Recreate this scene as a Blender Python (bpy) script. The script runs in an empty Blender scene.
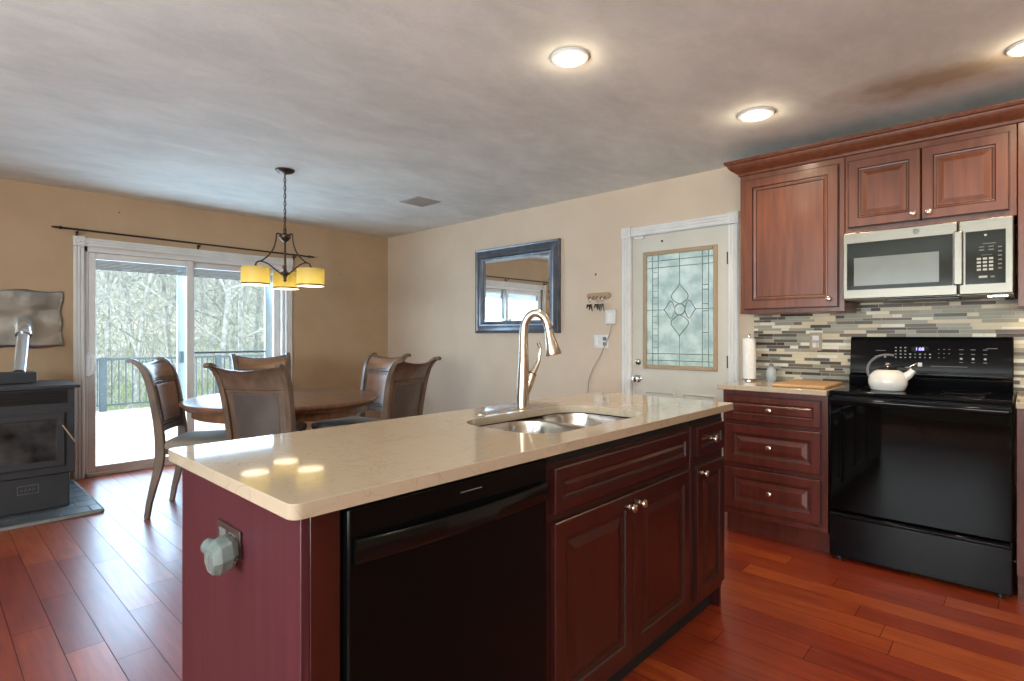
import bpy, bmesh, math, random
from mathutils import Vector, Matrix, Euler
PI = math.pi
D = bpy.data
SC = bpy.context.scene
COL = SC.collection
RND = random.Random(7)

# ------------------------------------------------------------------ camera, world, sun, fill light, exposure
EYE = 1.21
cam = D.cameras.new('camera'); camo = D.objects.new('camera', cam); COL.objects.link(camo)
camo.location = (0, 0, EYE); camo.rotation_euler = (PI/2, 0, math.radians(42.87-90))
cam.sensor_width = 36; cam.lens = 36*550/1024; cam.shift_y = -4.5/1024
cam.clip_start = .03; cam.clip_end = 400
SC.camera = camo
SC.view_settings.view_transform = 'Standard'; SC.view_settings.look = 'None'
SC.view_settings.gamma = 1; SC.view_settings.use_curve_mapping = False
SC.view_settings.exposure = 0.0
SC.cycles.use_denoising = True
SC.cycles.max_bounces = 10; SC.cycles.transparent_max_bounces = 24
SC.cycles.sample_clamp_indirect = 6.0; SC.cycles.caustics_reflective = False; SC.cycles.caustics_refractive = False
w = D.worlds.new('sky'); SC.world = w; w.use_nodes = True
bg = w.node_tree.nodes['Background']; bg.inputs['Color'].default_value = (.78, .88, 1.0, 1); bg.inputs['Strength'].default_value = 3.2

def lamp(name, kind, loc, rot, power, color, size=None, size_y=None, **kw):
    l = D.lights.new(name, kind); l.energy = power; l.color = color
    if size is not None:
        if kind == 'AREA':
            l.shape = 'RECTANGLE'; l.size = size; l.size_y = size_y or size
        else: l.shadow_soft_size = size
    for k, v in kw.items(): setattr(l, k, v)
    o = D.objects.new(name, l); COL.objects.link(o); o.location = loc; o.rotation_euler = rot
    return o
s = D.lights.new('sun', 'SUN'); s.energy = 4.5; s.angle = .02; s.color = (1, .96, .9)
so = D.objects.new('sun', s); COL.objects.link(so); so.rotation_euler = Euler((math.radians(-8), math.radians(-48), 0))
# added fill lamps, set at the unseen rear windows and outside the patio door
UP = math.radians(42)      # rear fill is tilted up to brighten the ceiling
lamp('daylight_fill', 'AREA', (-3.12, 1.2, 1.45), (0, -PI/2-UP, 0), 215, (.84, .93, .97), 1.2, 1.9)
lamp('daylight_fill', 'AREA', (-3.12, -1.6, 1.45), (0, -PI/2-UP, 0), 200, (.88, .94, .96), 1.2, 1.9)
lamp('daylight_fill', 'AREA', (1.8, 6.12, 1.05), (-PI/2+math.radians(12), 0, 0), 85, (.46, .70, 1.0), 1.7, 1.7)  # extra blue fill outside the glass, for glare on the floor

# ------------------------------------------------------------------ materials
def mat(name, col=(.5, .5, .5), rough=.5, metal=0, col2=None, scale=8, stretch=(1, 1, 1), lo=.35, hi=.65, bump=0, bscale=None,
        detail=4, emit=None, estr=0, coat=0, spec=.5, trans=0, ior=1.45, rvar=0):
    m = D.materials.new(name); m.use_nodes = True; nt = m.node_tree; N = nt.nodes; L = nt.links
    p = N['Principled BSDF']
    p.inputs['Base Color'].default_value = (*col, 1); p.inputs['Roughness'].default_value = rough
    p.inputs['Metallic'].default_value = metal; p.inputs['Coat Weight'].default_value = coat; p.inputs['Coat Roughness'].default_value = .12
    p.inputs['Specular IOR Level'].default_value = spec; p.inputs['Transmission Weight'].default_value = trans; p.inputs['IOR'].default_value = ior
    if emit: p.inputs['Emission Color'].default_value = (*emit, 1); p.inputs['Emission Strength'].default_value = estr
    tc = N.new('ShaderNodeTexCoord'); mp = N.new('ShaderNodeMapping'); L.new(tc.outputs['Object'], mp.inputs['Vector'])
    mp.inputs['Scale'].default_value = stretch
    no = N.new('ShaderNodeTexNoise'); no.inputs['Scale'].default_value = scale; no.inputs['Detail'].default_value = detail
    L.new(mp.outputs['Vector'], no.inputs['Vector'])
    if col2 is None: col2 = tuple(c*.9 for c in col)
    cr = N.new('ShaderNodeValToRGB'); cr.color_ramp.elements[0].position = lo; cr.color_ramp.elements[1].position = hi
    cr.color_ramp.elements[0].color = (*col2, 1); cr.color_ramp.elements[1].color = (*col, 1)
    L.new(no.outputs['Fac'], cr.inputs['Fac']); L.new(cr.outputs['Color'], p.inputs['Base Color'])
    if bump:
        b = N.new('ShaderNodeBump'); b.inputs['Strength'].default_value = bump; b.inputs['Distance'].default_value = .01
        src = no
        if bscale:
            src = N.new('ShaderNodeTexNoise'); src.inputs['Scale'].default_value = bscale; L.new(mp.outputs['Vector'], src.inputs['Vector'])
        L.new(src.outputs['Fac'], b.inputs['Height']); L.new(b.outputs['Normal'], p.inputs['Normal'])
    if rvar:
        mr = N.new('ShaderNodeMapRange'); mr.inputs['To Min'].default_value = rough-rvar; mr.inputs['To Max'].default_value = rough+rvar
        L.new(no.outputs['Fac'], mr.inputs['Value']); L.new(mr.outputs['Result'], p.inputs['Roughness'])
    return m
M = {}
M['wall_tan'] = mat('wall_tan_paint', (.50, .35, .215), .75, col2=(.46, .32, .195), scale=3, bump=.08, bscale=90)
M['wall_beige'] = mat('wall_beige_paint', (.62, .50, .375), .7, col2=(.575, .46, .345), scale=2.5, bump=.08, bscale=90)
M['white_trim'] = mat('white_trim_paint', (.74, .73, .70), .45, scale=5)
M['vinyl'] = mat('white_vinyl', (.76, .74, .71), .4, scale=5)
M['door_paint'] = mat('cream_door_paint', (.60, .58, .50), .5, scale=3)
M['gilt'] = mat('tan_glass_frame', (.40, .29, .18), .5, scale=12)
M['came'] = mat('lead_came', (.22, .23, .21), .4, .7)
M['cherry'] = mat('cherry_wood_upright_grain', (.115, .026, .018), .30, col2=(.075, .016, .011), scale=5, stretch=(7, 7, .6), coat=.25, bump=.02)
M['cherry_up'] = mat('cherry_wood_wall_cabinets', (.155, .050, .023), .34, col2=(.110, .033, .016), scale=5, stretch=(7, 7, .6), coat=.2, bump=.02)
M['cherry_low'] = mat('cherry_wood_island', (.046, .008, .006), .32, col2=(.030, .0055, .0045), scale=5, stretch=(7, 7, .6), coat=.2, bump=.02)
M['cherry_panel'] = mat('cherry_veneer_end_panel', (.080, .020, .027), .40, col2=(.060, .014, .020), scale=4, stretch=(12, 12, .5), lo=.3, hi=.7, bump=.02)
M['glaze'] = mat('dark_glaze_in_grooves', (.022, .007, .006), .45)
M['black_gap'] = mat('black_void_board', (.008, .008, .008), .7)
M['chrome'] = mat('chrome', (.75, .75, .74), .12, 1)
M['nickel'] = mat('brushed_nickel', (.62, .55, .46), .27, 1, col2=(.55, .48, .40), scale=60, stretch=(1, 1, .1))
M['steel'] = mat('brushed_stainless', (.215, .198, .165), .38, 1, col2=(.185, .17, .14), scale=18, stretch=(.5, .5, 30))
M['steel_sink'] = mat('satin_sink_steel', (.62, .60, .57), .22, 1, scale=30)
M['bronze'] = mat('oil_rubbed_bronze', (.10, .065, .045), .4, .8, col2=(.07, .045, .03), scale=30)
M['darkmetal'] = mat('dark_brown_rod', (.05, .035, .028), .4, .6)
M['black_gloss'] = mat('black_enamel', (.004, .004, .005), .10, spec=.22, scale=3, rvar=.03)
M['black_glass'] = mat('black_glass', (.002, .0022, .002), .04, spec=.18)
M['black_dw'] = mat('black_dishwasher_plastic', (.003, .003, .003), .2, spec=.15)
M['black_handle'] = mat('glossy_black_handle', (.004, .0035, .0035), .16, spec=.3)
M['black_satin'] = mat('black_satin', (.014, .014, .015), .35)
M['glass_gray'] = mat('microwave_window_screen', (.13, .14, .125), .2, col2=(.115, .125, .11), scale=5)
M['dark_green_black'] = mat('microwave_black_glass', (.014, .016, .012), .10, spec=.22)
M['button'] = mat('pale_printed_marks', (.42, .42, .38), .5)
M['button_dim'] = mat('grey_printed_marks', (.16, .16, .145), .5)
M['clock'] = mat('violet_clock_digits', (.1, .1, .2), .5, emit=(.42, .36, 1.0), estr=3.5)
M['white_enamel'] = mat('white_enamel', (.78, .76, .70), .12, coat=.5)
M['gray_plastic'] = mat('grey_plastic', (.16, .16, .16), .4)
M['white_plastic'] = mat('white_plastic', (.70, .70, .68), .4)
M['paper'] = mat('paper_towel', (.80, .79, .76), .9, bump=.2, scale=60)
M['board'] = mat('maple_cutting_board', (.56, .34, .16), .4, col2=(.45, .25, .11), scale=5, stretch=(14, .8, 1))
M['table_wood'] = mat('walnut_table_wood', (.23, .115, .064), .30, col2=(.15, .072, .04), scale=3, stretch=(10, 1, 1), coat=.15)
M['chair_wood'] = mat('weathered_brown_chair_wood', (.165, .110, .076), .34, col2=(.10, .067, .048), scale=7, stretch=(3, 3, 1), coat=.2)
M['chair_panel'] = mat('brown_leather_panel', (.27, .135, .080), .33, col2=(.21, .105, .064), scale=9, bump=.1, bscale=120, coat=.2)
M['chair_back_dark'] = mat('dark_seat_back_board', (.105, .088, .078), .38, col2=(.075, .063, .057), scale=7)
M['chair_crest'] = mat('polished_crest_wood', (.30, .155, .080), .28, col2=(.20, .10, .055), scale=5, stretch=(1, 1, 3), coat=.3)
M['seat_fabric'] = mat('grey_brown_seat_fabric', (.30, .255, .20), .85, scale=90, bump=.15)
M['frame_blue'] = mat('pewter_blue_frame', (.15, .165, .19), .26, .55, col2=(.10, .11, .13), scale=8)
M['mirror'] = mat('mirror_silver', (.86, .87, .86), .015, 1, col2=(.86, .87, .86))
M['iron'] = mat('matte_black_stove_iron', (.040, .042, .048), .5, scale=20)
M['iron_dark'] = mat('sooty_stove_glass', (.075, .075, .075), .2, col2=(.012, .012, .013), scale=5)
M['foil'] = mat('crumpled_heat_foil', (.52, .52, .48), .38, 1, col2=(.30, .30, .28), scale=4, bump=.8, bscale=7)
M['galv'] = mat('galvanised_pipe', (.70, .72, .74), .22, .75, scale=10)
M['slate'] = mat('slate_hearth_tile', (.115, .13, .14), .38, col2=(.055, .062, .075), scale=6, bump=.15)
M['grout_dark'] = mat('pale_hearth_grout', (.26, .25, .23), .9)
M['cord'] = mat('grey_cord', (.42, .40, .37), .5)
M['key_wood'] = mat('tan_key_rack_wood', (.42, .27, .15), .5, scale=20)
M['deck'] = mat('pale_painted_deck', (.80, .77, .74), .7, col2=(.70, .67, .64), scale=4, stretch=(.4, 6, 1))
M['rail'] = mat('blue_grey_rail_metal', (.13, .18, .21), .5)
M['bark'] = mat('pale_grey_bark', (.66, .67, .67), .9, col2=(.34, .34, .33), scale=9)
M['hill'] = mat('leaf_litter_hillside', (.70, .70, .64), .95, col2=(.48, .52, .43), scale=1.6, detail=8, lo=.4, hi=.6)
M['grass'] = mat('pale_grass', (.28, .42, .16), .95, col2=(.42, .42, .25), scale=1.2, detail=6)
M['brush'] = mat('pale_green_brush', (.42, .50, .33), .9, col2=(.32, .36, .24), scale=3)
M['screen_vinyl'] = mat('pale_blue_screen_door_frame', (.55, .66, .72), .5)
M['deck_shade'] = mat('blue_grey_deck_shade', (.20, .27, .34), .6)  # shade on the deck by the door, as a colour
M['blind'] = mat('raised_blind_slats', (.36, .36, .34), .5, col2=(.24, .24, .23), scale=30, stretch=(.2, 1, 9))
M['porcelain'] = mat('clear_bottle_liquid', (.80, .88, .93), .08, trans=.6, ior=1.2, col2=(.75, .85, .92))
M['fresh_clear'] = mat('clear_green_tinted_plastic', (.42, .50, .48), .10, trans=.6, ior=1.3, col2=(.30, .38, .35), scale=40)
M['brown_plate'] = mat('brown_outlet_plate', (.055, .035, .032), .3)
M['siding'] = mat('exterior_siding', (.55, .56, .56), .7)
M['vent'] = mat('ceiling_vent_grey', (.44, .42, .39), .6)
M['screw'] = mat('dark_hole', (.05, .04, .03), .6)

def emis(name, col, st):
    m = mat(name, col, .5, emit=col, estr=st); return m
M['bulb'] = emis('warm_lamp_lens', (1.0, .84, .58), 2.6)
M['diffuser_glow'] = emis('lit_frosted_diffuser', (1.0, .80, .48), 4.5)

def shade_mat():
    m = D.materials.new('amber_glass_shade'); m.use_nodes = True; nt = m.node_tree; N = nt.nodes; L = nt.links
    p = N['Principled BSDF']; p.inputs['Base Color'].default_value = (.72, .60, .34, 1); p.inputs['Roughness'].default_value = .35
    t = N.new('ShaderNodeBsdfTranslucent'); t.inputs['Color'].default_value = (.72, .68, .36, 1)
    mx = N.new('ShaderNodeMixShader'); mx.inputs['Fac'].default_value = .72
    L.new(p.outputs[0], mx.inputs[1]); L.new(t.outputs[0], mx.inputs[2]); L.new(mx.outputs[0], N['Material Output'].inputs['Surface'])
    return m
M['shade'] = shade_mat()
def diffuser():
    m = D.materials.new('frosted_diffuser'); m.use_nodes = True; nt = m.node_tree; N = nt.nodes; L = nt.links
    t = N.new('ShaderNodeBsdfTranslucent'); t.inputs['Color'].default_value = (1, .92, .75, 1)
    L.new(t.outputs[0], N['Material Output'].inputs['Surface']); return m
M['diffuser'] = diffuser()
def pane_mat(name, tint, gloss=.08):
    m = D.materials.new(name); m.use_nodes = True; nt = m.node_tree; N = nt.nodes; L = nt.links
    a = N.new('ShaderNodeBsdfTransparent'); a.inputs['Color'].default_value = (*tint, 1)
    g = N.new('ShaderNodeBsdfGlossy'); g.inputs['Roughness'].default_value = .02
    f = N.new('ShaderNodeFresnel'); ge = N.new('ShaderNodeNewGeometry')
    mi = N.new('ShaderNodeMapRange'); mi.inputs['To Min'].default_value = 1.45; mi.inputs['To Max'].default_value = 1/1.45
    L.new(ge.outputs['Backfacing'], mi.inputs['Value']); L.new(mi.outputs[0], f.inputs['IOR'])
    mx = N.new('ShaderNodeMixShader'); L.new(f.outputs[0], mx.inputs['Fac'])
    L.new(a.outputs[0], mx.inputs[1]); L.new(g.outputs[0], mx.inputs[2]); L.new(mx.outputs[0], N['Material Output'].inputs['Surface'])
    return m
M['pane'] = pane_mat('clear_glass_pane', (.96, .98, .97))
def frosted():
    m = D.materials.new('rippled_leaded_glass'); m.use_nodes = True; nt = m.node_tree; N = nt.nodes; L = nt.links
    tr = N.new('ShaderNodeBsdfTranslucent'); tr.inputs['Color'].default_value = (.60, .62, .64, 1)
    tp = N.new('ShaderNodeBsdfTransparent'); tp.inputs['Color'].default_value = (.62, .66, .66, 1)
    g = N.new('ShaderNodeBsdfGlossy'); g.inputs['Roughness'].default_value = .12; g.inputs['Color'].default_value = (.9, .9, .9, 1)
    tc = N.new('ShaderNodeTexCoord'); no = N.new('ShaderNodeTexNoise'); no.inputs['Scale'].default_value = 60
    nb = N.new('ShaderNodeTexNoise'); nb.inputs['Scale'].default_value = 9; nb.inputs['Detail'].default_value = 5; L.new(tc.outputs['Object'], nb.inputs['Vector'])
    rb = N.new('ShaderNodeValToRGB'); rb.color_ramp.elements[0].position = .38; rb.color_ramp.elements[0].color = (.42, .47, .44, 1); rb.color_ramp.elements[1].position = .62; rb.color_ramp.elements[1].color = (.66, .66, .62, 1)
    L.new(nb.outputs['Fac'], rb.inputs['Fac']); L.new(rb.outputs['Color'], tr.inputs['Color'])
    L.new(tc.outputs['Object'], no.inputs['Vector'])
    b = N.new('ShaderNodeBump'); b.inputs['Strength'].default_value = .5; b.inputs['Distance'].default_value = .004
    L.new(no.outputs['Fac'], b.inputs['Height']); L.new(b.outputs[0], g.inputs['Normal'])
    m1 = N.new('ShaderNodeMixShader'); m1.inputs['Fac'].default_value = .35; L.new(tr.outputs[0], m1.inputs[1]); L.new(tp.outputs[0], m1.inputs[2])
    m2 = N.new('ShaderNodeMixShader'); m2.inputs['Fac'].default_value = .12; L.new(m1.outputs[0], m2.inputs[1]); L.new(g.outputs[0], m2.inputs[2])
    L.new(m2.outputs[0], N['Material Output'].inputs['Surface']); return m
M['frosted'] = frosted()
M['bevel_glass'] = pane_mat('bevelled_clear_glass', (.80, .92, .88))

def quartz():
    m = mat('cream_quartz', (.46, .37, .27), .05, coat=0, spec=.6)
    nt = m.node_tree; N = nt.nodes; L = nt.links; p = N['Principled BSDF']
    tc = N.new('ShaderNodeTexCoord'); n1 = N.new('ShaderNodeTexNoise'); n1.inputs['Scale'].default_value = 9; n1.inputs['Detail'].default_value = 8
    n1.inputs['Distortion'].default_value = 1.2
    L.new(tc.outputs['Object'], n1.inputs['Vector'])
    cr = N.new('ShaderNodeValToRGB'); e = cr.color_ramp.elements
    e[0].position = .36; e[0].color = (.46, .375, .275, 1); e[1].position = .62; e[1].color = (.45, .36, .26, 1)
    k = cr.color_ramp.elements.new(.485); k.color = (.45, .365, .265, 1)
    k = cr.color_ramp.elements.new(.50); k.color = (.38, .305, .22, 1)
    k = cr.color_ramp.elements.new(.515); k.color = (.455, .37, .27, 1)
    L.new(n1.outputs['Fac'], cr.inputs['Fac']); L.new(cr.outputs['Color'], p.inputs['Base Color'])
    return m
M['quartz'] = quartz()

def floor_mat():
    m = D.materials.new('cherry_plank_floor'); m.use_nodes = True; nt = m.node_tree; N = nt.nodes; L = nt.links
    p = N['Principled BSDF']
    at = N.new('ShaderNodeAttribute'); at.attribute_name = 'tone'
    cr = N.new('ShaderNodeValToRGB'); e = cr.color_ramp.elements
    e[0].color = (.110, .010, .007, 1); e[1].color = (.42, .095, .018, 1); e[1].position = 1
    k = e.new(.5); k.color = (.245, .034, .010, 1)
    tc = N.new('ShaderNodeTexCoord'); mp = N.new('ShaderNodeMapping'); mp.inputs['Scale'].default_value = (14, 1.2, 1)
    L.new(tc.outputs['Object'], mp.inputs['Vector'])
    no = N.new('ShaderNodeTexNoise'); no.inputs['Scale'].default_value = 3; no.inputs['Detail'].default_value = 6; L.new(mp.outputs[0], no.inputs['Vector'])
    ma = N.new('ShaderNodeMath'); ma.operation = 'MULTIPLY_ADD'; ma.inputs[1].default_value = 1.0; ma.inputs[2].default_value = -.5
    L.new(no.outputs['Fac'], ma.inputs[0])
    ad = N.new('ShaderNodeMath'); ad.operation = 'ADD'; L.new(at.outputs['Fac'], ad.inputs[0]); L.new(ma.outputs[0], ad.inputs[1])
    L.new(ad.outputs[0], cr.inputs['Fac']); L.new(cr.outputs['Color'], p.inputs['Base Color'])
    p.inputs['Specular IOR Level'].default_value = .6; p.inputs['Coat Weight'].default_value = .35; p.inputs['Coat Roughness'].default_value = .30
    n2 = N.new('ShaderNodeTexNoise'); n2.inputs['Scale'].default_value = 7; L.new(tc.outputs['Object'], n2.inputs['Vector'])
    mr = N.new('ShaderNodeMapRange'); mr.inputs['To Min'].default_value = .27; mr.inputs['To Max'].default_value = .37
    L.new(n2.outputs['Fac'], mr.inputs['Value']); L.new(mr.outputs[0], p.inputs['Roughness'])
    b = N.new('ShaderNodeBump'); b.inputs['Strength'].default_value = .03; b.inputs['Distance'].default_value = .002
    L.new(no.outputs['Fac'], b.inputs['Height']); L.new(b.outputs[0], p.inputs['Normal'])
    return m
M['floor'] = floor_mat(); M['floor_gap'] = mat('floor_joint', (.03, .012, .01), .5)

def ceiling_mat():
    m = D.materials.new('patchy_ceiling_paint'); m.use_nodes = True; nt = m.node_tree; N = nt.nodes; L = nt.links
    p = N['Principled BSDF']; p.inputs['Roughness'].default_value = .85
    tc = N.new('ShaderNodeTexCoord'); mp = N.new('ShaderNodeMapping'); mp.inputs['Scale'].default_value = (1.0, 1.7, 1); mp.inputs['Rotation'].default_value = (0, 0, .5)
    L.new(tc.outputs['Object'], mp.inputs['Vector'])
    n1 = N.new('ShaderNodeTexNoise'); n1.inputs['Scale'].default_value = 1.9; n1.inputs['Detail'].default_value = 9; n1.inputs['Roughness'].default_value = .68
    n1.inputs['Distortion'].default_value = .25; L.new(mp.outputs[0], n1.inputs['Vector'])
    cr = N.new('ShaderNodeValToRGB'); e = cr.color_ramp.elements
    e[0].position = .33; e[0].color = (.66, .695, .65, 1); e[1].position = .62; e[1].color = (.82, .85, .80, 1)
    L.new(n1.outputs['Fac'], cr.inputs['Fac'])
    # brown water stain above the range
    mp2 = N.new('ShaderNodeMapping'); mp2.vector_type = 'POINT'; mp2.inputs['Location'].default_value = (-3.30*3.2, -.28*1.35, 0); mp2.inputs['Scale'].default_value = (3.2, 1.35, 0)
    L.new(tc.outputs['Object'], mp2.inputs['Vector'])
    gr = N.new('ShaderNodeTexGradient'); gr.gradient_type = 'SPHERICAL'; L.new(mp2.outputs[0], gr.inputs['Vector'])
    n2 = N.new('ShaderNodeTexNoise'); n2.inputs['Scale'].default_value = 6; n2.inputs['Detail'].default_value = 6; L.new(tc.outputs['Object'], n2.inputs['Vector'])
    mu = N.new('ShaderNodeMath'); mu.operation = 'MULTIPLY'; L.new(gr.outputs['Fac'], mu.inputs[0]); L.new(n2.outputs['Fac'], mu.inputs[1])
    mr = N.new('ShaderNodeMapRange'); mr.inputs['From Min'].default_value = .10; mr.inputs['From Max'].default_value = .42; mr.inputs['To Max'].default_value = .75
    L.new(mu.outputs[0], mr.inputs['Value'])
    mx = N.new('ShaderNodeMixRGB'); mx.inputs['Color2'].default_value = (.36, .25, .12, 1)
    L.new(mr.outputs[0], mx.inputs['Fac']); L.new(cr.outputs['Color'], mx.inputs['Color1']); L.new(mx.outputs['Color'], p.inputs['Base Color'])
    n3 = N.new('ShaderNodeTexNoise'); n3.inputs['Scale'].default_value = 70; L.new(tc.outputs['Object'], n3.inputs['Vector'])
    b = N.new('ShaderNodeBump'); b.inputs['Strength'].default_value = .12; b.inputs['Distance'].default_value = .005
    L.new(n3.outputs['Fac'], b.inputs['Height']); L.new(b.outputs[0], p.inputs['Normal'])
    return m
M['ceiling'] = ceiling_mat()
TILE = [mat('mosaic_cream', (.68, .57, .38), .34, spec=.2), mat('mosaic_white_glass', (.80, .75, .60), .34, spec=.2), mat('mosaic_sage', (.33, .31, .22), .34, spec=.2),
        mat('mosaic_taupe', (.17, .13, .095), .34, spec=.2), mat('mosaic_dark_brown', (.075, .048, .032), .34, spec=.2), mat('mosaic_grey', (.38, .35, .28), .34, spec=.2),
        mat('mosaic_slate', (.12, .105, .09), .34, spec=.2), mat('mosaic_grout', (.52, .47, .37), .9)]

# ------------------------------------------------------------------ mesh helpers
class MB:
    def __init__(s): s.bm = bmesh.new(); s.mats = []
    def mi(s, m):
        m = M[m] if isinstance(m, str) else m
        if m not in s.mats: s.mats.append(m)
        return s.mats.index(m)
    def face(s, vs, m):
        try: f = s.bm.faces.new(vs); f.material_index = s.mi(m); return f
        except ValueError: return None
    def poly(s, pts, m): return s.face([s.bm.verts.new(p) for p in pts], m)
    def box(s, a, b, m):
        x0, y0, z0 = (min(a[i], b[i]) for i in range(3)); x1, y1, z1 = (max(a[i], b[i]) for i in range(3))
        v = [s.bm.verts.new(p) for p in ((x0,y0,z0),(x1,y0,z0),(x1,y1,z0),(x0,y1,z0),(x0,y0,z1),(x1,y0,z1),(x1,y1,z1),(x0,y1,z1))]
        for q in ((0,3,2,1),(4,5,6,7),(0,1,5,4),(1,2,6,5),(2,3,7,6),(3,0,4,7)): s.face([v[i] for i in q], m)
        return s
    def prism(s, pts, axis, a, b, m):      # pts 2-D in the two other axes (cyclic order), extruded a..b along axis
        def P(u, v, t): return {'x': (t, u, v), 'y': (u, t, v), 'z': (u, v, t)}[axis]
        lo = [s.bm.verts.new(P(u, v, a)) for u, v in pts]; hi = [s.bm.verts.new(P(u, v, b)) for u, v in pts]
        n = len(pts); s.face(lo[::-1], m); s.face(hi, m)
        for i in range(n): s.face([lo[i], lo[(i+1) % n], hi[(i+1) % n], hi[i]], m)
        return s
    def tube(s, pts, r, m, n=8, closed=False, caps=True, squash=None):
        pts = [Vector(p) for p in pts]; k = len(pts)
        rr = r if isinstance(r, (list, tuple)) else [r]*k
        rings = []; prev = None
        for i, p in enumerate(pts):
            if closed: t = pts[(i+1) % k]-pts[i-1]
            else: t = pts[min(i+1, k-1)]-pts[max(i-1, 0)]
            t.normalize()
            if prev is None:
                a = Vector((0, 0, 1)) if abs(t.z) < .9 else Vector((1, 0, 0))
                u = t.cross(a).normalized()
            else:
                u = (prev-t*prev.dot(t)); u = u.normalized() if u.length > 1e-6 else t.orthogonal().normalized()
            prev = u; v = t.cross(u)
            q = squash if squash else (1, 1)
            rings.append([s.bm.verts.new(p+(u*math.cos(2*PI*j/n)*q[0]+v*math.sin(2*PI*j/n)*q[1])*rr[i]) for j in range(n)])
        for i in range(k if closed else k-1):
            A, B = rings[i], rings[(i+1) % k]
            for j in range(n): s.face([A[j], A[(j+1) % n], B[(j+1) % n], B[j]], m)
        if caps and not closed: s.face(rings[0][::-1], m); s.face(rings[-1], m)
        return s
    def lathe(s, prof, c, m, n=24, axis=(0, 0, 1), close=True):     # prof (r, h)
        ax = Vector(axis).normalized(); u = ax.orthogonal().normalized(); v = ax.cross(u); c = Vector(c)
        rings = []
        for r, h in prof:
            if r < 1e-5: rings.append([s.bm.verts.new(c+ax*h)])
            else: rings.append([s.bm.verts.new(c+ax*h+(u*math.cos(2*PI*j/n)+v*math.sin(2*PI*j/n))*r) for j in range(n)])
        for A, B in zip(rings, rings[1:]):
            for j in range(n):
                a = [A[0]] if len(A) == 1 else [A[j], A[(j+1) % n]]
                b = [B[0]] if len(B) == 1 else [B[(j+1) % n], B[j]]
                if len(a)+len(b) > 2: s.face(a+b, m)
        if close:
            if len(rings[0]) > 1: s.face(rings[0][::-1], m)
            if len(rings[-1]) > 1: s.face(rings[-1], m)
        return s
    def panel(s, o, U, V, Nn, w, h, prof, back=None, m0='cherry'):
        """raised / recessed board: o corner, U V unit axes, Nn outward normal, prof = [(inset, depth, material of the ring before it)...]"""
        o, U, V, Nn = Vector(o), Vector(U), Vector(V), Vector(Nn); last = None
        for ins, dep, m in prof:
            ring = [s.bm.verts.new(o+U*a+V*b+Nn*dep) for a, b in ((ins, ins), (w-ins, ins), (w-ins, h-ins), (ins, h-ins))]
            if last is None: s.face(ring[::-1], m)
            else:
                for i in range(4): s.face([last[i], last[(i+1) % 4], ring[(i+1) % 4], ring[i]], m)
            last = ring
        s.face(last, prof[-1][2]); return s
    def build(s, name, parent=None, loc=None, bevel=0, smooth=True, angle=35, seg=2):
        me = D.meshes.new(name); bm = s.bm
        bmesh.ops.recalc_face_normals(bm, faces=bm.faces[:])
        off = Vector((0, 0, 0)); p = parent
        if parent is not None:
            q = parent
            while q is not None: off += Vector(q.location); q = q.parent
        if loc is not None: off = off+Vector(loc)-(off if parent is not None else Vector((0, 0, 0))) if parent is None else Vector(loc)
        for v in bm.verts: v.co -= off
        bm.to_mesh(me); bm.free()
        for m in s.mats: me.materials.append(m)
        o = D.objects.new(name, me); COL.objects.link(o)
        if parent is not None:
            o.parent = parent
            po = Vector((0, 0, 0)); q = parent
            while q is not None: po += Vector(q.location); q = q.parent
            o.location = off-po
        else: o.location = off
        if bevel:
            b = o.modifiers.new('bevel', 'BEVEL'); b.width = bevel; b.segments = seg; b.limit_method = 'ANGLE'; b.angle_limit = math.radians(40)
        if smooth:
            me.polygons.foreach_set('use_smooth', [True]*len(me.polygons)); me.set_sharp_from_angle(angle=math.radians(angle))
        return o
def B(a, b, m, name, parent=None, **k): return MB().box(a, b, m).build(name, parent, **k)
def tag(o, label=None, cat=None, group=None, kind=None):
    if label: o['label'] = label
    if cat: o['category'] = cat
    if group: o['group'] = group
    if kind: o['kind'] = kind
    return o
def thing(name, loc, label=None, cat=None, group=None, kind=None):
    o = D.objects.new(name, None); COL.objects.link(o); o.location = loc; o.empty_display_size = .1
    return tag(o, label, cat, group, kind)
def copy_tree(o, parent=None):
    c = o.copy(); COL.objects.link(c); c.parent = parent
    for ch in list(o.children): copy_tree(ch, c)
    return c
def text(body, size, mat_, name, parent, pos, xdir, ydir, align='CENTER', depth=.0004):
    cu = D.curves.new(name, 'FONT'); cu.body = body; cu.size = size; cu.align_x = align; cu.align_y = 'CENTER'; cu.extrude = depth
    t = D.objects.new(name, cu); COL.objects.link(t)
    dg = bpy.context.evaluated_depsgraph_get(); me = D.meshes.new_from_object(t.evaluated_get(dg)); me.name = name
    D.objects.remove(t); me.materials.clear(); me.materials.append(M[mat_])
    o = D.objects.new(name, me); COL.objects.link(o)
    X = Vector(xdir).normalized(); Y = Vector(ydir).normalized(); Z = X.cross(Y)
    R = Matrix((X, Y, Z)).transposed().to_4x4(); me.transform(R)
    po = Vector((0, 0, 0)); q = parent
    while q is not None: po += Vector(q.location); q = q.parent
    o.parent = parent; o.location = Vector(pos)-po
    return o
def knob(parent, pos, n, m='nickel', r=.0155):
    b = MB().lathe([(.009, 0), (.009, .003), (.0055, .006), (.0055, .013), (r*.8, .017), (r, .022), (r*.9, .027), (r*.5, .030), (0, .031)], pos, m, 16, n)
    o = b.build('knob', parent, loc=pos); o['label'] = 'small satin nickel knob'; return o

# ------------------------------------------------------------------ room shell
XW, YW, H = 4.0, 5.84, 2.44
XL, YN = -3.25, -3.55
def struct(name, mb, **k): return tag(mb.build(name, **k), kind='structure')
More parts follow.
